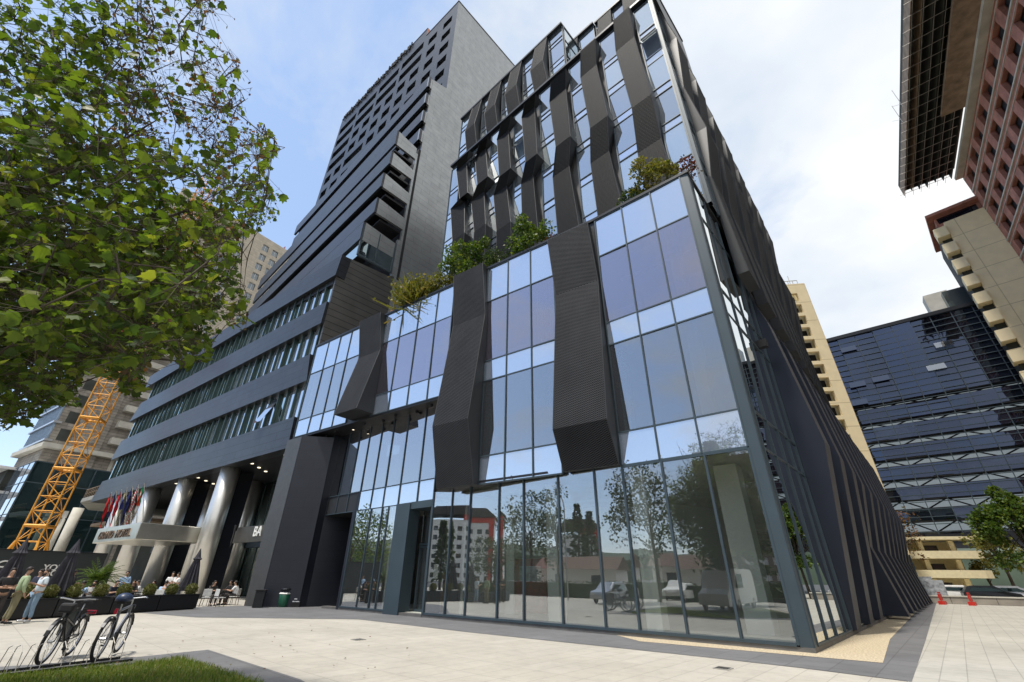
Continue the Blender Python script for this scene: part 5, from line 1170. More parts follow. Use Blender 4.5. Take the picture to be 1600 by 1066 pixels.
# bins by the entrance
q = ground(402, 950); t = thing('black_bin', tuple(q), 'square black waste bin at the foot of the dark entrance wall', 'bin'); mb = MB(); mb.box((q.x, q.y, .42), (.5, .5, .8), 0, .3); mb.build('body', trim, t, bevel=.03); mb = MB(); mb.box((q.x, q.y, .86), (.56, .56, .07), 0, .3); mb.build('lid', black, t, bevel=.02)
q = ground(441, 949); t = thing('green_bin', tuple(q), 'green round bin with a pale bag over its rim', 'bin'); mb = MB(); mb.lathe(q, [(.22, 0), (.27, .2), (.30, .62), (.26, .66)], 18); mb.build('body', mat('green_plastic', (.01, .09, .05), .4), t, smooth=True)
mb = MB(); mb.lathe(q, [(.27, .64), (.31, .68), (.25, .74), (.20, .70)], 14, wob=.08); mb.build('bag', white, t); mb = MB(); mb.lathe(q, [(.27, .86), (.30, .90), (.27, .96)], 18); mb.build('lid', trim, t)
q = ground(461, 949); t = thing('shoe_crate', tuple(q), 'small black crate holding two grey items beside the green bin', 'crate'); mb = MB(); mb.box((q.x, q.y, .12), (.5, .35, .22), 0, .2); mb.build('body', black, t); 
for k in range(2): mb = MB(); mb.box((q.x, q.y, .28 + .13 * k), (.40 - .1 * k, .25, .07), 0, .2 + k * .3); mb.build('tray', MATS['silver_paint'], t, bevel=.02)

# cardboard boxes inside the door
bx = 0
for r_ in range(5):
    for c in range(3):
        u = 15.55 + c * .44; z = .16 + r_ * .34; mb = MB(); mb.fbox(G, u, u + .42, z, z + .32, -1.75, -1.25); t = mb.build('cardboard_box', cardboard, bevel=.01)
        tag(t, 'brown cardboard box inside the shop door, %s column, %s of its stack' % (('right-hand', 'middle', 'left-hand')[c], ('bottom', 'second', 'middle', 'fourth', 'top')[r_]), 'box', 'cardboard boxes stacked inside the door')
u, z = G.px(828, 895, -2.2); mb = MB(); mb.fbox(G, u - .9, u + .9, .3, 2.4, -2.25, -2.2); mb.fbox(G, u - .6, u + .6, 1.5, 2.1, -2.2, -2.19, 1)
tag(mb.build('display_board', [mat('red_poster', (.20, .03, .03), .5, var=.5, scale=4), postm]), 'dark red display board standing inside the shopfront', 'sign')

# ------------------------------------------------------------------ bicycles and rack
def wheel(parent, c, r, hub=silver):
    mb = MB(); mb.torus(c, (0, 1, 0), r - .026, .029, 36, 8); t = mb.build('tyre', rubber, parent)
    w_ = t; mb = MB(); mb.torus(c, (0, 1, 0), r - .05, .012, 36, 6); mb.tube((c[0], -.04, c[2]), (c[0], .04, c[2]), .025, n=10)
    for k in range(18): a_ = 2 * math.pi * k / 18; mb.tube((c[0], .02 * (1 if k % 2 else -1), c[2]), (c[0] + math.cos(a_) * (r - .05), 0, c[2] + math.sin(a_) * (r - .05)), .0025, n=3)
    mb.build('spoked_rim', silver, w_)
def bicycle(loc, rz, label, fm, bag=False, helmet=False, tilt=0.):
    t = thing('bicycle', loc, label, 'bicycle', None, rz); local(t); t.rotation_euler = (tilt, 0, rz); t.scale = (1.07,) * 3; r = .345; xr, xf = -.52, .53
    wr_ = thing_part('rear_wheel', t); wheel(wr_, (xr, 0, r), r); wf = thing_part('front_wheel', t); wheel(wf, (xf, 0, r), r)
    bb_ = (-.06, 0, .30); st = (-.22, 0, .80); hd_ = (.34, 0, .86); hb = (.38, 0, .72)
    mb = MB(); mb.tube(bb_, st, .024); mb.tube(st, hd_, .024) if not bag else mb.tube((-.17, 0, .55), hb, .027); mb.tube(bb_, hb, .030); mb.tube(hd_, hb, .030)
    for s_ in (-.05, .05): mb.tube((xr, s_, r), (bb_[0], s_ * .4, bb_[2]), .010); mb.tube((xr, s_, r), (st[0], s_ * .3, st[2] - .06), .009)
    mb.build('frame', fm, t)
    mb = MB()
    for s_ in (-.05, .05): mb.tube(hb, (hb[0] + .02, s_, hb[2] - .08), .012); mb.tube((hb[0] + .02, s_, hb[2] - .08), (xf, s_, r), .013, .009)
    mb.build('fork', fm, t)
    mb = MB(); mb.tube(hd_, (hd_[0] - .02, 0, 1.0), .013); mb.path([(.16, -.30, 1.02), (.30, -.22, 1.03), (.34, 0, 1.0), (.30, .22, 1.03), (.16, .30, 1.02)], .012); h_ = mb.build('handlebar', silver, t)
    for s_ in (-1, 1): mb = MB(); mb.tube((.19, s_ * .28, 1.02), (.07, s_ * .33, 1.01), .017); mb.build('grip', rubber, h_)
    mb = MB(); mb.tube(st, (-.25, 0, .93), .013); mb.build('seat_post', silver, t)
    mb = MB(); n = 10
    P = [(-.38 + .27 * k / (n - 1), 0, .95) for k in range(n)]
    for k in range(n - 1):
        wd = .075 * math.cos(k / (n - 1) * 1.35) + .012; wd2 = .075 * math.cos((k + 1) / (n - 1) * 1.35) + .012; x0, x1 = P[k][0], P[k + 1][0]
        mb.hexa([(x0, -wd, .925), (x1, -wd2, .925), (x1, wd2, .925), (x0, wd, .925), (x0, -wd * .7, .97), (x1, -wd2 * .7, .97), (x1, wd2 * .7, .97), (x0, wd * .7, .97)])
    mb.build('saddle', rubber, t)
    mb = MB(); mb.torus((bb_[0], .045, bb_[2]), (0, 1, 0), .085, .008, 24, 5); mb.tube((bb_[0], -.06, bb_[2]), (bb_[0], .06, bb_[2]), .02); mb.tube((bb_[0], .06, bb_[2]), (bb_[0] + .12, .07, bb_[2] - .12), .010); mb.tube((bb_[0], -.06, bb_[2]), (bb_[0] - .12, -.07, bb_[2] + .12), .010)
    mb.box((bb_[0] + .12, .12, bb_[2] - .12), (.09, .09, .02)); mb.box((bb_[0] - .12, -.12, bb_[2] + .12), (.09, .09, .02)); mb.tube((bb_[0], .05, bb_[2] + .08), (xr, .05, r + .04), .006); mb.tube((bb_[0], .05, bb_[2] - .08), (xr, .05, r - .04), .006); mb.build('crankset', trim, t)
    for cx, nm in ((xr, 'rear_mudguard'), (xf, 'front_mudguard')):
        mb = MB(); R_ = r + .03
        for k in range(9):
            a0 = R(35 + k * 14); a1 = R(35 + (k + 1) * 14); mb.hexa([(cx - math.cos(a0) * R_, -.028, r + math.sin(a0) * R_), (cx - math.cos(a1) * R_, -.028, r + math.sin(a1) * R_), (cx - math.cos(a1) * R_, .028, r + math.sin(a1) * R_), (cx - math.cos(a0) * R_, .028, r + math.sin(a0) * R_)] + [(cx - math.cos(a_) * (R_ + .006), y_, r + math.sin(a_) * (R_ + .006)) for a_, y_ in ((a0, -.028), (a1, -.028), (a1, .028), (a0, .028))])
        mb.build(nm, trim, t)
    if bag:
        mb = MB(); mb.path([(-.25, -.06, .75), (-.75, -.06, .76), (-.75, .06, .76), (-.25, .06, .75)], .007); mb.tube((-.7, -.05, .76), (xr, -.05, r), .006); mb.tube((-.7, .05, .76), (xr, .05, r), .006); mb.build('rack', trim, t)
        mb = MB(); mb.box((-.80, 0, .74), (.04, .17, .07)); mb.build('rear_light', mat('rear_light_red', (.35, .01, .03), .25, var=0), t, bevel=.01)
        mb = MB(); mb.hexa([(-.68, -.26, .40), (-.32, -.26, .36), (-.30, -.08, .36), (-.70, -.08, .40), (-.72, -.27, .78), (-.28, -.27, .82), (-.28, -.07, .82), (-.72, -.07, .78)]); mb.hexa([(-.73, -.285, .62), (-.27, -.285, .66), (-.27, -.275, .66), (-.73, -.275, .62), (-.73, -.285, .80), (-.27, -.285, .84), (-.27, -.06, .84), (-.73, -.06, .80)]); mb.build('pannier_bag', mat('grey_bag', (.07, .075, .07), .75, var=.2), t, bevel=.02)
        mb = MB(); mb.box((.48, 0, .88), (.18, .24, .16)); mb.build('front_bag', mat('black_bag', (.02, .02, .022), .7, var=.2), t, bevel=.04)
    else:
        mb = MB(); mb.box((.50, 0, .84), (.07, .08, .07)); mb.build('headlight', trim, t, bevel=.01); mb = MB(); mb.box((-.42, 0, .80), (.04, .05, .09)); mb.build('rear_light', MATS['rear_light_red'], t)
    if helmet:
        mb = MB(); mb.lathe((-.25, 0, .97), [(.14, 0), (.145, .05), (.12, .11), (.06, .145), (.01, .15)], 16, sx=1.1); mb.build('saddle_cover', mat('navy_plastic', (.02, .035, .08), .4), t, smooth=True)
    return t
def thing_part(name, parent):
    o = bpy.data.objects.new(name, None); sc.collection.objects.link(o); o.parent = parent; ORG[o.name] = V((0, 0, 0)); return o
MATS['rear_light_red'] = mat('rear_light_lens', (.35, .01, .03), .25, var=0)
bicycle((-9.32, 10.95, .03), R(-68), 'black bicycle with a grey pannier bag and red rear light', MATS['black_gloss'], bag=True, tilt=R(-3))
bicycle((-8.68, 11.45, .03), R(111), 'grey bicycle with a dark blue saddle cover, right of the black one', mat('gunmetal_paint', (.16, .17, .19), .35, .5, var=.05), helmet=True, tilt=R(2))
ra = ground(-30, 1063); rb = ground(188, 1036); rk = thing('bicycle_rack', tuple((ra + rb) / 2), 'low steel wire bicycle rack holding both bicycles', 'bicycle rack')
rd = (rb - ra).normalized(); rp_ = V((-rd.y, rd.x, 0)); rl = (rb - ra).length
if rp_.x > 0: rp_ = -rp_
mb = MB()
for s_ in (0, .5): mb.box((ra + rb) / 2 + rp_ * s_ + V((0, 0, .03)), (rl + .4, .05, .04), 0, math.atan2(rd.y, rd.x))
mb.build('base_rail', trim, rk)
for xx in (6, 20, 44, 58, 92, 106, 132, 146, 170, 186):
    c = ground(xx, 1063 - (xx + 30) * 27 / 218)
    mb = MB(); mb.path([c + V((0, 0, .04)), c + rp_ * .06 + V((0, 0, .34)), c + rp_ * .22 + V((0, 0, .44)), c + rp_ * .36 + V((0, 0, .40)), c + rp_ * .5 + V((0, 0, .04))], .007, 6); mb.build('hoop', scaff, rk)

# ------------------------------------------------------------------ people
skin = mat('skin', (.42, .25, .17), .55, var=.08, scale=8); hairm = mat('dark_hair', (.018, .012, .010), .6, var=.2, scale=30)
def cloth_m(name, col): return MATS.get(name) or mat(name, col, .85, var=.12, scale=9, bump=.25, bscale=18)
def skinned(name, verts, edges, rad, m, parent, lvl=2, root=0):
    me = bpy.data.meshes.new(name); me.from_pydata([tuple(v) for v in verts], edges, []); ob = bpy.data.objects.new(name, me); sc.collection.objects.link(ob); me.materials.append(m); ob.parent = parent
    sk_ = ob.modifiers.new('skin', 'SKIN'); sk_.use_smooth_shade = True; sub = ob.modifiers.new('sub', 'SUBSURF'); sub.levels = lvl; sub.render_levels = lvl
    for i, r_ in enumerate(rad): d = me.skin_vertices[0].data[i]; d.radius = (r_, r_) if isinstance(r_, (int, float)) else r_; d.use_root = (i == root)
    return ob
def person(loc, rz, label, pose, top, legs, shoe='black_gloss', hair='short', skinm=None, long_sleeve=False, scale=1., group=None, beard=False):
    """joint positions in metres, x to the person's left, y forward is -y (faces -y)"""
    t = thing('person', loc, label, 'person', group, rz); t.scale = (scale,) * 3; sm = skinm or skin; J = pose
    pel, sp_, ch, nk, hdv = J['pelvis'], J['spine'], J['chest'], J['neck'], J['head']
    Vt = []; E_ = []; Rd = []
    def nd(p, r_, par=None): Vt.append(V(p)); Rd.append(r_); i = len(Vt) - 1; (E_.append((par, i)) if par is not None else None); return i
    a = nd(pel, .125); b = nd(sp_, .115, a); c = nd(ch, .135, b); d = nd(nk, .052, c); hh = V(hdv); e1 = nd(V(nk).lerp(hh, .55), .06, d); e2 = nd(hh + V((0, -.012, 0)), (.082, .094), e1); e3 = nd(hh + V((0, .0, .075)), (.070, .078), e2)
    fdir = V(J.get('face', (0, -1, 0))).normalized(); nd(hh + fdir * .098 + V((0, 0, -.012)), .012, e2)
    for s_ in ('l', 'r'):
        sg = 1 if s_ == 'l' else -1
        sh_ = nd(J['sh_' + s_], .058, c); el_ = nd(J['el_' + s_], .042, sh_); wr__ = nd(J['wr_' + s_], .028, el_)
        w0 = V(J['wr_' + s_]); hd2 = (w0 - V(J['el_' + s_])).normalized(); pm_ = nd(w0 + hd2 * .06, (.036, .020), wr__)
        side_ = hd2.cross(V((0, 1, 0))).normalized()
        for f_ in range(4):
            o_ = side_ * ((f_ - 1.5) * .018); l_ = (.075, .085, .08, .062)[f_]; k1 = nd(w0 + hd2 * (.09 + l_ * .5) + o_, .0085, pm_); nd(w0 + hd2 * (.09 + l_) + o_ + V((0, -.02, 0)), .007, k1)
        nd(w0 + hd2 * .055 + side_ * (-.045) + V((0, -.02, 0)), .010, pm_)
        hp = nd(J['hip_' + s_], .085, a); kn = nd(J['kn_' + s_], .055, hp); an_ = nd(J['an_' + s_], .036, kn)
        q = V(J['an_' + s_]); toe = V(J.get('toe_' + s_, (0, -1, 0))).normalized(); f1 = nd(q + toe * .04 + V((0, 0, -.045)), .035, an_); nd(q + toe * .16 + V((0, 0, -.055)), .030, f1)
    skinned('body', Vt, E_, Rd, sm, t)
    # shirt
    Vs = []; Es = []; Rs_ = []
    def ns(p, r_, par=None): Vs.append(V(p)); Rs_.append(r_); i = len(Vs) - 1; (Es.append((par, i)) if par is not None else None); return i
    a = ns(V(pel) + V((0, 0, -.03)), (.185, .150)); b = ns(sp_, (.175, .145), a); c = ns(ch, (.18, .15), b); ns(V(ch).lerp(V(nk), .7), .075, c)
    for s_ in ('l', 'r'):
        x1 = ns(J['sh_' + s_], .078, c); x2 = ns(V(J['sh_' + s_]).lerp(V(J['el_' + s_]), .8 if not long_sleeve else 1), .064, x1)
        if long_sleeve: ns(V(J['el_' + s_]).lerp(V(J['wr_' + s_]), .9), .045, x2)
    skinned('shirt', Vs, Es, Rs_, top, t)
    Vs = []; Es = []; Rs_ = []
    a = ns(V(pel) + V((0, 0, .05)), (.17, .14))
    for s_ in ('l', 'r'): x1 = ns(J['hip_' + s_], .105, a); x2 = ns(J['kn_' + s_], .075, x1); ns(V(J['an_' + s_]) + V((0, 0, .03)), .062, x2)
    skinned('trousers', Vs, Es, Rs_, legs, t)
    for s_ in ('l', 'r'):
        q = V(J['an_' + s_]); toe = V(J.get('toe_' + s_, (0, -1, 0))).normalized(); skinned('shoe', [q + V((0, 0, -.035)) - toe * .05, q + toe * .06 + V((0, 0, -.05)), q + toe * .18 + V((0, 0, -.06))], [(0, 1), (1, 2)], [.045, .045, .038], MATS[shoe], t)
    # hair cap
    mb = MB(); P = []; F_ = []; n = 14; m_ = 7
    for k in range(m_ + 1):
        ph = math.pi * .56 * k / m_
        for i in range(n):
            a_ = 2 * math.pi * i / n; r_ = .098; d = V((math.cos(a_) * math.sin(ph), math.sin(a_) * math.sin(ph), math.cos(ph))); fr = d.dot(fdir)
            P.append(hh + V((0, 0, .035)) - fdir * .012 + V((d.x * r_ * .92, d.y * r_ * 1.08, d.z * r_ * 1.02)) - (fdir * .02 if fr > .3 else V((0, 0, 0))) + (V((0, 0, .05)) if fr > .45 and k > 4 else V((0, 0, 0))))
    F_ = [(k * n + i, k * n + (i + 1) % n, (k + 1) * n + (i + 1) % n, (k + 1) * n + i) for k in range(m_) for i in range(n)]
    mb.add(P, F_)
    if hair == 'long': mb.add([hh - fdir * .07 + V((x, y, z)) for x, y, z in ((-.09, 0, .03), (.09, 0, .03), (.10, .02, -.28), (-.10, .02, -.28), (-.09, .09, .03), (.09, .09, .03), (.09, .09, -.30), (-.09, .09, -.30))], [(0, 1, 2, 3), (7, 6, 5, 4), (0, 4, 5, 1), (1, 5, 6, 2), (2, 6, 7, 3), (3, 7, 4, 0)])
    if beard: mb.add([hh + fdir * f_ + V((x, 0, z)) for f_, x, z in ((.085, -.045, -.04), (.085, .045, -.04), (.08, .035, -.105), (.08, -.035, -.105), (.02, -.075, -.02), (.02, .075, -.02), (.02, .05, -.11), (.02, -.05, -.11))], [(0, 1, 2, 3), (7, 6, 5, 4), (0, 4, 5, 1), (1, 5, 6, 2), (2, 6, 7, 3), (3, 7, 4, 0)])
    ORG[t.name] = V((0, 0, 0)); mb.build('hair', hairm, t, smooth=True)
    return t
def stand(arms='down', wide=.12, lean=0., cross=False):
    J = dict(pelvis=(0, 0, .95), spine=(0, .01 , 1.12), chest=(0, .0, 1.32), neck=(0, .01, 1.47), head=(0, -.01, 1.615),
             hip_l=(.09, 0, .88), hip_r=(-.09, 0, .88), kn_l=(wide, -.02, .49), kn_r=(-wide, -.01, .49), an_l=(wide * 1.25, .03, .085), an_r=(-wide * 1.25, .02, .085), toe_l=(.25, -1, 0), toe_r=(-.25, -1, 0),
             sh_l=(.18, .0, 1.40), sh_r=(-.18, 0, 1.40))
    if arms == 'down': J.update(el_l=(.26, .03, 1.13), wr_l=(.24, -.08, .90), el_r=(-.26, .03, 1.13), wr_r=(-.24, -.08, .90))
    elif arms == 'phone': J.update(el_l=(.25, .02, 1.13), wr_l=(.14, -.25, 1.22), el_r=(-.27, .02, 1.13), wr_r=(-.22, -.12, .92))
    else: J.update(el_l=(.25, -.02, 1.14), wr_l=(-.02, -.20, 1.16), el_r=(-.25, -.02, 1.14), wr_r=(.04, -.20, 1.12))
    return J
def sit(lean=0.):
    J = dict(pelvis=(0, .05, .52), spine=(0, .06 - lean * .3, .68), chest=(0, .04 - lean, .88), neck=(0, .02 - lean * 1.2, 1.03), head=(0, -.02 - lean * 1.3, 1.175),
             hip_l=(.10, 0, .50), hip_r=(-.10, 0, .50), kn_l=(.13, -.42, .52), kn_r=(-.13, -.42, .52), an_l=(.13, -.40, .09), an_r=(-.13, -.44, .09),
             sh_l=(.18, .04 - lean, .96), sh_r=(-.18, .04 - lean, .96), el_l=(.24, -.10 - lean, .74), wr_l=(.13, -.32 - lean, .78), el_r=(-.24, -.10 - lean, .74), wr_r=(-.13, -.32 - lean, .78))
    return J
jeans = cloth_m('blue_jeans', (.20, .30, .42)); wht = cloth_m('pale_blue_shirt', (.62, .72, .80)); grn = cloth_m('sage_green_shirt', (.34, .43, .26)); khk = cloth_m('khaki_trousers', (.22, .20, .12)); navy = cloth_m('navy_shirt', (.02, .025, .05)); blk = cloth_m('black_shirt', (.02, .02, .022)); wsh = cloth_m('white_shirt', (.72, .72, .72)); lblu = cloth_m('light_blue_shirt', (.32, .46, .66)); brn = cloth_m('dark_trousers', (.04, .035, .035))
q = ground(38, 972); person((q.x, q.y, 0), R(-25), 'standing man with beard in pale blue T-shirt and light jeans', stand('phone', .17), wht, jeans, 'silver_paint', beard=True)
q = ground(6, 975); person((q.x, q.y, 0), R(150), 'standing man seen from behind in a loose sage green shirt', stand('down', .11), grn, khk, 'black_gloss', long_sleeve=True, scale=1.03)
q = ground(-22, 978); person((q.x, q.y, 0), R(60), 'man cut by the left frame edge in a dark top', stand('cross'), blk, brn)
for x, d, hdg, top, lab in ((60, 29.5, -10, navy, 'standing person in navy behind the planter, between the parasols'), (112, 31.5, 160, blk, 'standing person in black with back to the camera, before the right-hand hoarding parasol'), (196, 35.0, 40, lblu, 'standing person in light blue in front of the canopy')):
    q = reach(x, 905, d); person((q.x, q.y, 0), R(hdg), lab, stand('cross'), top, jeans if top is navy else brn, long_sleeve=True)
seat_m = mat('chair_woven', (.60, .60, .58), .7, var=.15, scale=10); seat_f = mat('chair_frame', (.10, .05, .035), .5, var=.2)
def chair(loc, rz, label):
    t = thing('cafe_chair', loc, label, 'chair', 'café chairs', rz); local(t)
    mb = MB(); mb.box((0, 0, .45), (.44, .44, .04)); mb.build('seat', seat_m, t, bevel=.01); mb = MB(); mb.box((0, .22, .70), (.42, .03, .36)); mb.build('backrest', seat_m, t, bevel=.01)
    for sx, sy in ((-.2, -.2), (.2, -.2), (-.2, .2), (.2, .2)): mb = MB(); mb.tube((sx, sy, .44), (sx * 1.12, sy * 1.15, 0), .016); (mb.tube((sx, sy, .44), (sx, sy * 1.08, .88), .016) if sy > 0 else None); mb.build('leg', seat_f, t)
    return t
def table(loc, label):
    t = thing('cafe_table', loc, label, 'table', 'café tables'); b = V(loc); mb = MB(); mb.lathe(b, [(.33, .72), (.35, .73), (.35, .75), (.33, .755)], 24); mb.build('table_top', trim, t); mb = MB(); mb.tube(b, b + V((0, 0, .72)), .03); mb.lathe(b, [(.24, 0), (.22, .02), (.03, .05)], 16); mb.build('pedestal', trim, t)
seats = [  # px x, distance, heading deg, shirt, label, hair
    (134, 30.5, 200, lblu, 'seated person in light blue shirt seen from behind, left of the palm', 'short', 0.),
    (152, 31.5, 20, wsh, 'seated bearded man in white facing the camera before the palm', 'short', .05),
    (184, 32.5, 70, navy, 'seated man in navy T-shirt right of the palm', 'short', .05),
    (212, 34.0, 30, blk, 'seated person in black top left of the white chair back', 'short', .04),
    (223, 34.6, -40, wsh, 'seated person in white leaning towards a dark-clad neighbour', 'short', .10),
    (243, 33.5, 10, blk, 'seated woman with long dark hair facing the camera', 'long', .0),
    (261, 32.5, 185, lblu, 'seated person in light blue shirt with back to the camera, before the standing waiters', 'short', .05),
    (337, 34.8, 60, brn, 'seated woman with long brown hair beside the dark wall', 'long', .05),
    (364, 36.0, -10, blk, 'seated person in black at the far café table', 'short', .05),
    (374, 35.0, -80, wsh, 'seated person in white leaning forward at the rightmost table', 'short', .10)]
clabs = ['before the palm, under the light blue shirt', 'under the bearded man in white', 'under the man in the navy T-shirt', 'under the person in black near the entrance', 'under the person in white near the entrance', 'under the dark-haired woman', 'under the light blue shirt by the corner planter', 'under the brown-haired woman', 'at the far side of the rightmost table', 'at the near side of the rightmost table']
for i, (x, d, hdg, top, lab, hr, ln_) in enumerate(seats):
    q = reach(x, 905, d); person((q.x, q.y, 0), R(hdg), lab, sit(ln_), top, brn, hair=hr, beard=(i == 1)); chair((q.x - math.sin(R(hdg)) * -.0, q.y, 0), R(hdg), 'pale woven café chair ' + clabs[i])
for x, d, lab in ((143, 31.0, 'round dark café table in front of the palm'), (217, 33.2, 'round dark café table between the entrance columns'), (252, 33.0, 'round dark café table behind the right-hand bushes'), (354, 35.2, 'round dark café table beside the dark wall')):
    q = reach(x, 905, d); table((q.x, q.y, 0), lab)
for x, d, hdg, lab in ((352, 33.4, 150, 'empty white-backed café chair turned away from the table'), (331, 33.8, 210, 'empty café chair left of the table by the dark wall')):
    q = reach(x, 905, d); chair((q.x, q.y, 0), R(hdg), lab)
q = reach(270, 900, 36.5); person((q.x, q.y, 0), R(30), 'standing waiter in a white shirt, left of two near the steel column', stand('cross'), wsh, brn, scale=1.0)
q = reach(279, 900, 36.0); person((q.x, q.y, 0), R(-20), 'standing waiter in white with head bent, right of two near the steel column', stand('phone'), wsh, brn, scale=.97)

# ------------------------------------------------------------------ what the shop windows mirror: the far side of the square
nG = V((-math.sin(R(140.2)), math.cos(R(140.2)), 0))
def mirror(x, y, d):
    u, z = G.px(x, y); p = G.p(u, z); r_ = ray(x, y); r_ = r_ - nG * (2 * r_.dot(nG)); return p + r_ * (d / math.hypot(r_.x, r_.y))
m0 = mirror(1170, 705, 92); m1 = mirror(1080, 735, 92); dv = (m1 - m0)
MF_ = Fr(m0.xy - dv.xy.normalized() * 10, math.degrees(math.atan2(dv.y, dv.x)), 1)
if MF_.n.dot(-MF_.o) < 0: MF_ = Fr(MF_.o, math.degrees(math.atan2(dv.y, dv.x)), -1)
at_ = thing('brown_apartment_tower', tuple(MF_.p(11, 0)), 'grey-brown apartment tower with an orange stair strip, seen mirrored in the right shop windows', 'apartment building')
stairm = mat('stair_strip_paint', (.42, .15, .06), .8)
greyb = panels('grey_brown_blocks', (.24, .20, .15), (.28, .24, .18), (.16, .13, .10), 3., 2.9, .06, offset=0, rough=.9)
wd_ = dv.xy.length + 10; zt_ = m0.z - .8
windows(MF_, [1.5 + 2.6 * i for i in range(int((wd_ - 2) / 2.6) + 1) if not 8.2 < 1.5 + 2.6 * i < 11], [1.4 + 2.9 * i for i in range(int((zt_ - 3) / 2.9))], 1.7, 1.4, at_, MATS['white_paint'], wall=greyb, u0=0, u1=wd_, z0=0, z1=zt_, rec=.15)
mb = MB(); mb.fbox(MF_, .1, wd_ - .1, 0, zt_ - .1, -12, -.55); mb.build('core_wall', greyb, at_); mb = MB(); mb.fbox(MF_, 8.7, 10.7, 0, zt_ + .8, -3, .5); mb.build('stair_strip', stairm, at_)
orange = mat('weathered_tile', (.15, .095, .075), .9, var=.35, scale=3)
dkroof = mat('dark_roof', (.06, .055, .055), .9)
for (xa, xb, ya, d, lab) in ((672, 775, 800, 150, 'white and red apartment block mirrored beside the door'), (884, 946, 818, 150, 'white and red apartment block mirrored in the middle shop windows')):
    a_ = mirror(xb, ya, d); b_ = mirror(xa, ya, d); dv = b_ - a_; F_ = Fr(a_.xy, math.degrees(math.atan2(dv.y, dv.x)), 1)
    if F_.n.dot(-F_.o) < 0: F_ = Fr(a_.xy, math.degrees(math.atan2(dv.y, dv.x)), -1)
    L_ = dv.xy.length; H_ = a_.z; t = thing('red_white_apartment_block', tuple(F_.p(L_ / 2, 0)), lab, 'apartment building', 'apartment blocks across the square')
    windows(F_, [2 + 3.2 * i for i in range(int((L_ - 3) / 3.2) + 1)], [1.2 + 3.0 * i for i in range(int((H_ - 5) / 3.0))], 1.8, 1.5, t, gfar, wall=white, u0=0, u1=L_, z0=0, z1=H_ - 3.2, rec=.3, maxn=60)
    mb = MB(); mb.fbox(F_, -.2, L_ * .55, H_ - 3.2, H_ - 1.4, -12, .25); mb.build('red_storey', redm, t); mb = MB(); mb.fbox(F_, 0, 1.6, 0, H_ - 3.2, 0.01, .4); mb.build('red_bay', redm, t)
    mb = MB(); mb.fpoly(F_, [(-.8, H_ - 1.4), (L_ + .8, H_ - 1.4), (L_ - 3, H_ + 1.6), (3, H_ + 1.6)], -12, .8); mb.build('roof', dkroof, t); mb = MB(); mb.fbox(F_, 0.1, L_ - .1, 0, H_ - 3.3, -12, -.55); mb.build('core_wall', white, t)
def tm(x, d): q = mirror(x, 900, d); return (q.x, q.y, 0)
tg = 'trees across the square mirrored in the shopfront'
tree(tm(1022, 25), 11.5, (2.6, 2.6, 4.2), 'tall loose tree mirrored in the third shop window from the corner', tg, leaf_d, 2600, .26, 6.8, 41)
tree(tm(820, 42), 13, (3.4, 3.4, 4.8), 'full dark tree mirrored right of the door', tg, leaf_d, 2600, .32, 7.2, 42)
tree(tm(862, 40), 14, (2.8, 2.8, 5.6), 'tallest round tree mirrored in the middle shop windows', tg, leaf_d, 2400, .32, 7.6, 43)
conifer(tm(1145, 24), 11.5, 2.8, 'broad conifer mirrored nearest the building corner', tg, leaf_d, 2600, 44)
conifer(tm(915, 60), 13, 2.6, 'slender conifer mirrored below the red roof line', tg, leaf_d, 1400, 45)
conifer(tm(935, 62), 12, 2.4, 'second slender conifer mirrored below the red roof line', tg, leaf_d, 1400, 46)
tree(tm(570, 45), 12, (3.6, 3.6, 4.4), 'leafy tree mirrored in the left shop windows', tg, leaf_s, 2000, .32, 6.4, 47)
tree(tm(545, 55), 12, (3.6, 3.6, 4.4), 'bright leafy tree mirrored at the far left shop window', tg, leaf_s, 1800, .32, 6.2, 48)
conifer(tm(690, 48), 9, 1.6, 'dark pointed conifer mirrored beside the door', tg, leaf_d, 1200, 49)
tree(tm(770, 60), 9, (4, 4, 3.2), 'low tree mirrored behind the display board', tg, leaf_d, 1600, .36, 5, 50)
for i, (x, y, r_, lab) in enumerate(((-35, -30, (5, 5, 5), 'large tree behind the viewpoint, left'), (-28, -8, (4, 4, 4.5), 'tree behind the viewpoint near the lamp'))):
    tree((x, y, 0), 12, r_, lab, tg, leaf_d, 1800, .4, 7, 60 + i)
q = mirror(893, 930, 26); lp = thing('street_lamp', (q.x, q.y, 0), 'tall curved street lamp mirrored in the middle shop window', 'street lamp'); mb = MB(); b = V((q.x, q.y, 0)); mb.path([b, b + V((0, 0, 7.6)), b + V((.3, .2, 8.3)), b + V((1., .6, 8.5))], .06, 8); mb.build('pole', silver, lp); mb = MB(); mb.box(b + V((1.3, .8, 8.48)), (.7, .3, .14), 0, .6); mb.build('lamp_head', trim, lp, bevel=.03)
for x, d, c, rz, lab, vn in ((1130, 19, 'white_paint', 50, 'white van mirrored in the corner shop window', True), (962, 24, 'silver_paint', 50, 'silver car mirrored in the fourth shop window from the corner', False), (1060, 30, 'white_paint', 50, 'white car mirrored behind the van', False)):
    q = mirror(x, 930, d); car((q.x, q.y, 0), R(rz), MATS[c], lab, 'cars mirrored in the shopfront', vn)
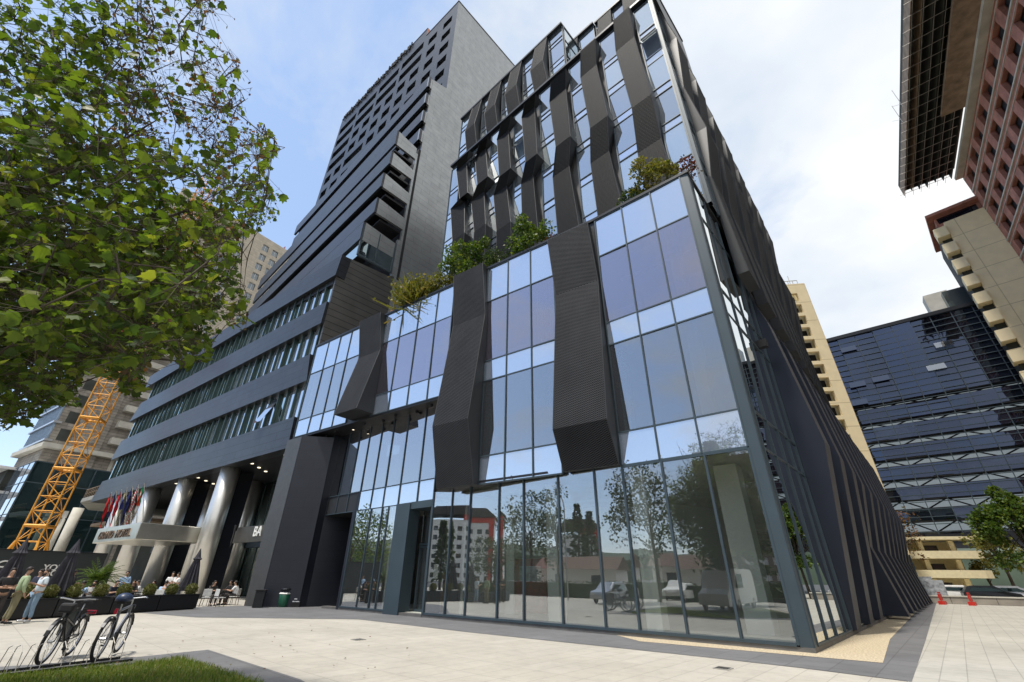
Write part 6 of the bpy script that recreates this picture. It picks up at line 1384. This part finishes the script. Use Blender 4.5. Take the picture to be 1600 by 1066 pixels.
for x, d, w_, lab in ((1075, 46, 9, 'low white house mirrored below the apartment tower'), (900, 50, 14, 'long low house with pale roof mirrored behind the cars')):
    q = mirror(x, 900, d); F_ = Fr(q.xy, 130, 1)
    if F_.n.dot(-F_.o) < 0: F_ = Fr(q.xy, 130, -1)
    t = thing('low_house', tuple(F_.p(0, 0)), lab, 'house', 'low houses across the square'); mb = MB(); mb.fbox(F_, -w_ / 2, w_ / 2, 0, 2.9, -6, 0); mb.build('wall', white, t)
    mb = MB(); mb.add([F_.p(-w_ / 2 - .4, 2.9, .5), F_.p(w_ / 2 + .4, 2.9, .5), F_.p(w_ / 2 + .4, 2.9, -6.5), F_.p(-w_ / 2 - .4, 2.9, -6.5), F_.p(-w_ / 2 - .4, 4.6, -3), F_.p(w_ / 2 + .4, 4.6, -3)], [(0, 1, 5, 4), (2, 3, 4, 5), (0, 4, 3), (1, 2, 5), (3, 2, 1, 0)]); mb.build('roof', orange, t)
    for k in (-1, 1): mb = MB(); mb.fbox(F_, k * w_ / 4 - .6, k * w_ / 4 + .6, 1, 2.2, .0, .05); mb.build('window', gfar, t)
mb = MB(); q = mirror(1000, 925, 33); F_ = Fr(q.xy, 140, 1); mb.fbox(F_, -22, 22, 0, 1.3, -1, 0); rs = random.getstate(); random.seed(9)
for i in range(5000): add_leaf(mb, F_.p(random.uniform(-22, 22), random.uniform(.1, 1.5), random.uniform(-1.1, .1)), rnd_dir(), rnd_dir(.5), .16, leaf_shape('oval'))
random.setstate(rs); tag(mb.build('hedge', leaf_d), 'long clipped hedge across the square mirrored low in the shop windows', 'hedge')
# wooded hills on the horizon behind the square
mb = MB(); n = 60
for k in range(n + 1):
    a_ = R(360 * k / n); h = 18 + 26 * (mnoise.noise(V((k * .13, 1.3, 0))) + .6); x, y = math.cos(a_) * 420, math.sin(a_) * 420; mb.v += [(x, y, -2), (x * 1.02, y * 1.02, h * .6), (x * 1.3, y * 1.3, h), (x * 1.6, y * 1.6, -2)]
for k in range(n):
    for j in range(3): mb.f.append((k * 4 + j, (k + 1) * 4 + j, (k + 1) * 4 + j + 1, k * 4 + j + 1)); mb.m.append(0)
tag(mb.build('hills', mat('wooded_hill', (.05, .07, .045), .95, var=.4, scale=.05)), 'wooded hills', None, kind='structure')

# dry leaves blown onto the paving by the lawn
mb = MB(); rs = random.getstate(); random.seed(77)
for i in range(70):
    x = random.gauss(-6.2, 2.4); y = random.gauss(12.6, 2.6)
    if y < 9.5 or x > 0: continue
    add_leaf(mb, V((x, y, .022 + random.uniform(0, .02))), V((random.gauss(0, 1), random.gauss(0, 1), .1)), V((random.gauss(0, .3), random.gauss(0, .3), 1)), random.uniform(.04, .08), leaf_shape('oval'))
tag(mb.build('fallen_leaves', leaf_b), 'a few dry brown leaves scattered on the paving near the lawn corner', 'leaves', kind='stuff'); random.setstate(rs)
for x, y, lab in ((560, 1000, 'small square metal drain cover in the cream paving, left of centre'), (1130, 1045, 'small square metal drain cover in the paving before the glass corner')):
    q = ground(x, y); mb = MB(); mb.box((q.x, q.y, .008), (.32, .32, .012), 0, R(47.6))
    for k in range(5): mb.box((q.x + math.cos(R(47.6)) * (k - 2) * .055, q.y + math.sin(R(47.6)) * (k - 2) * .055, .016), (.018, .26, .004), 1, R(47.6))
    tag(mb.build('drain_cover', [scaff, black]), lab, 'drain cover', 'drain covers')
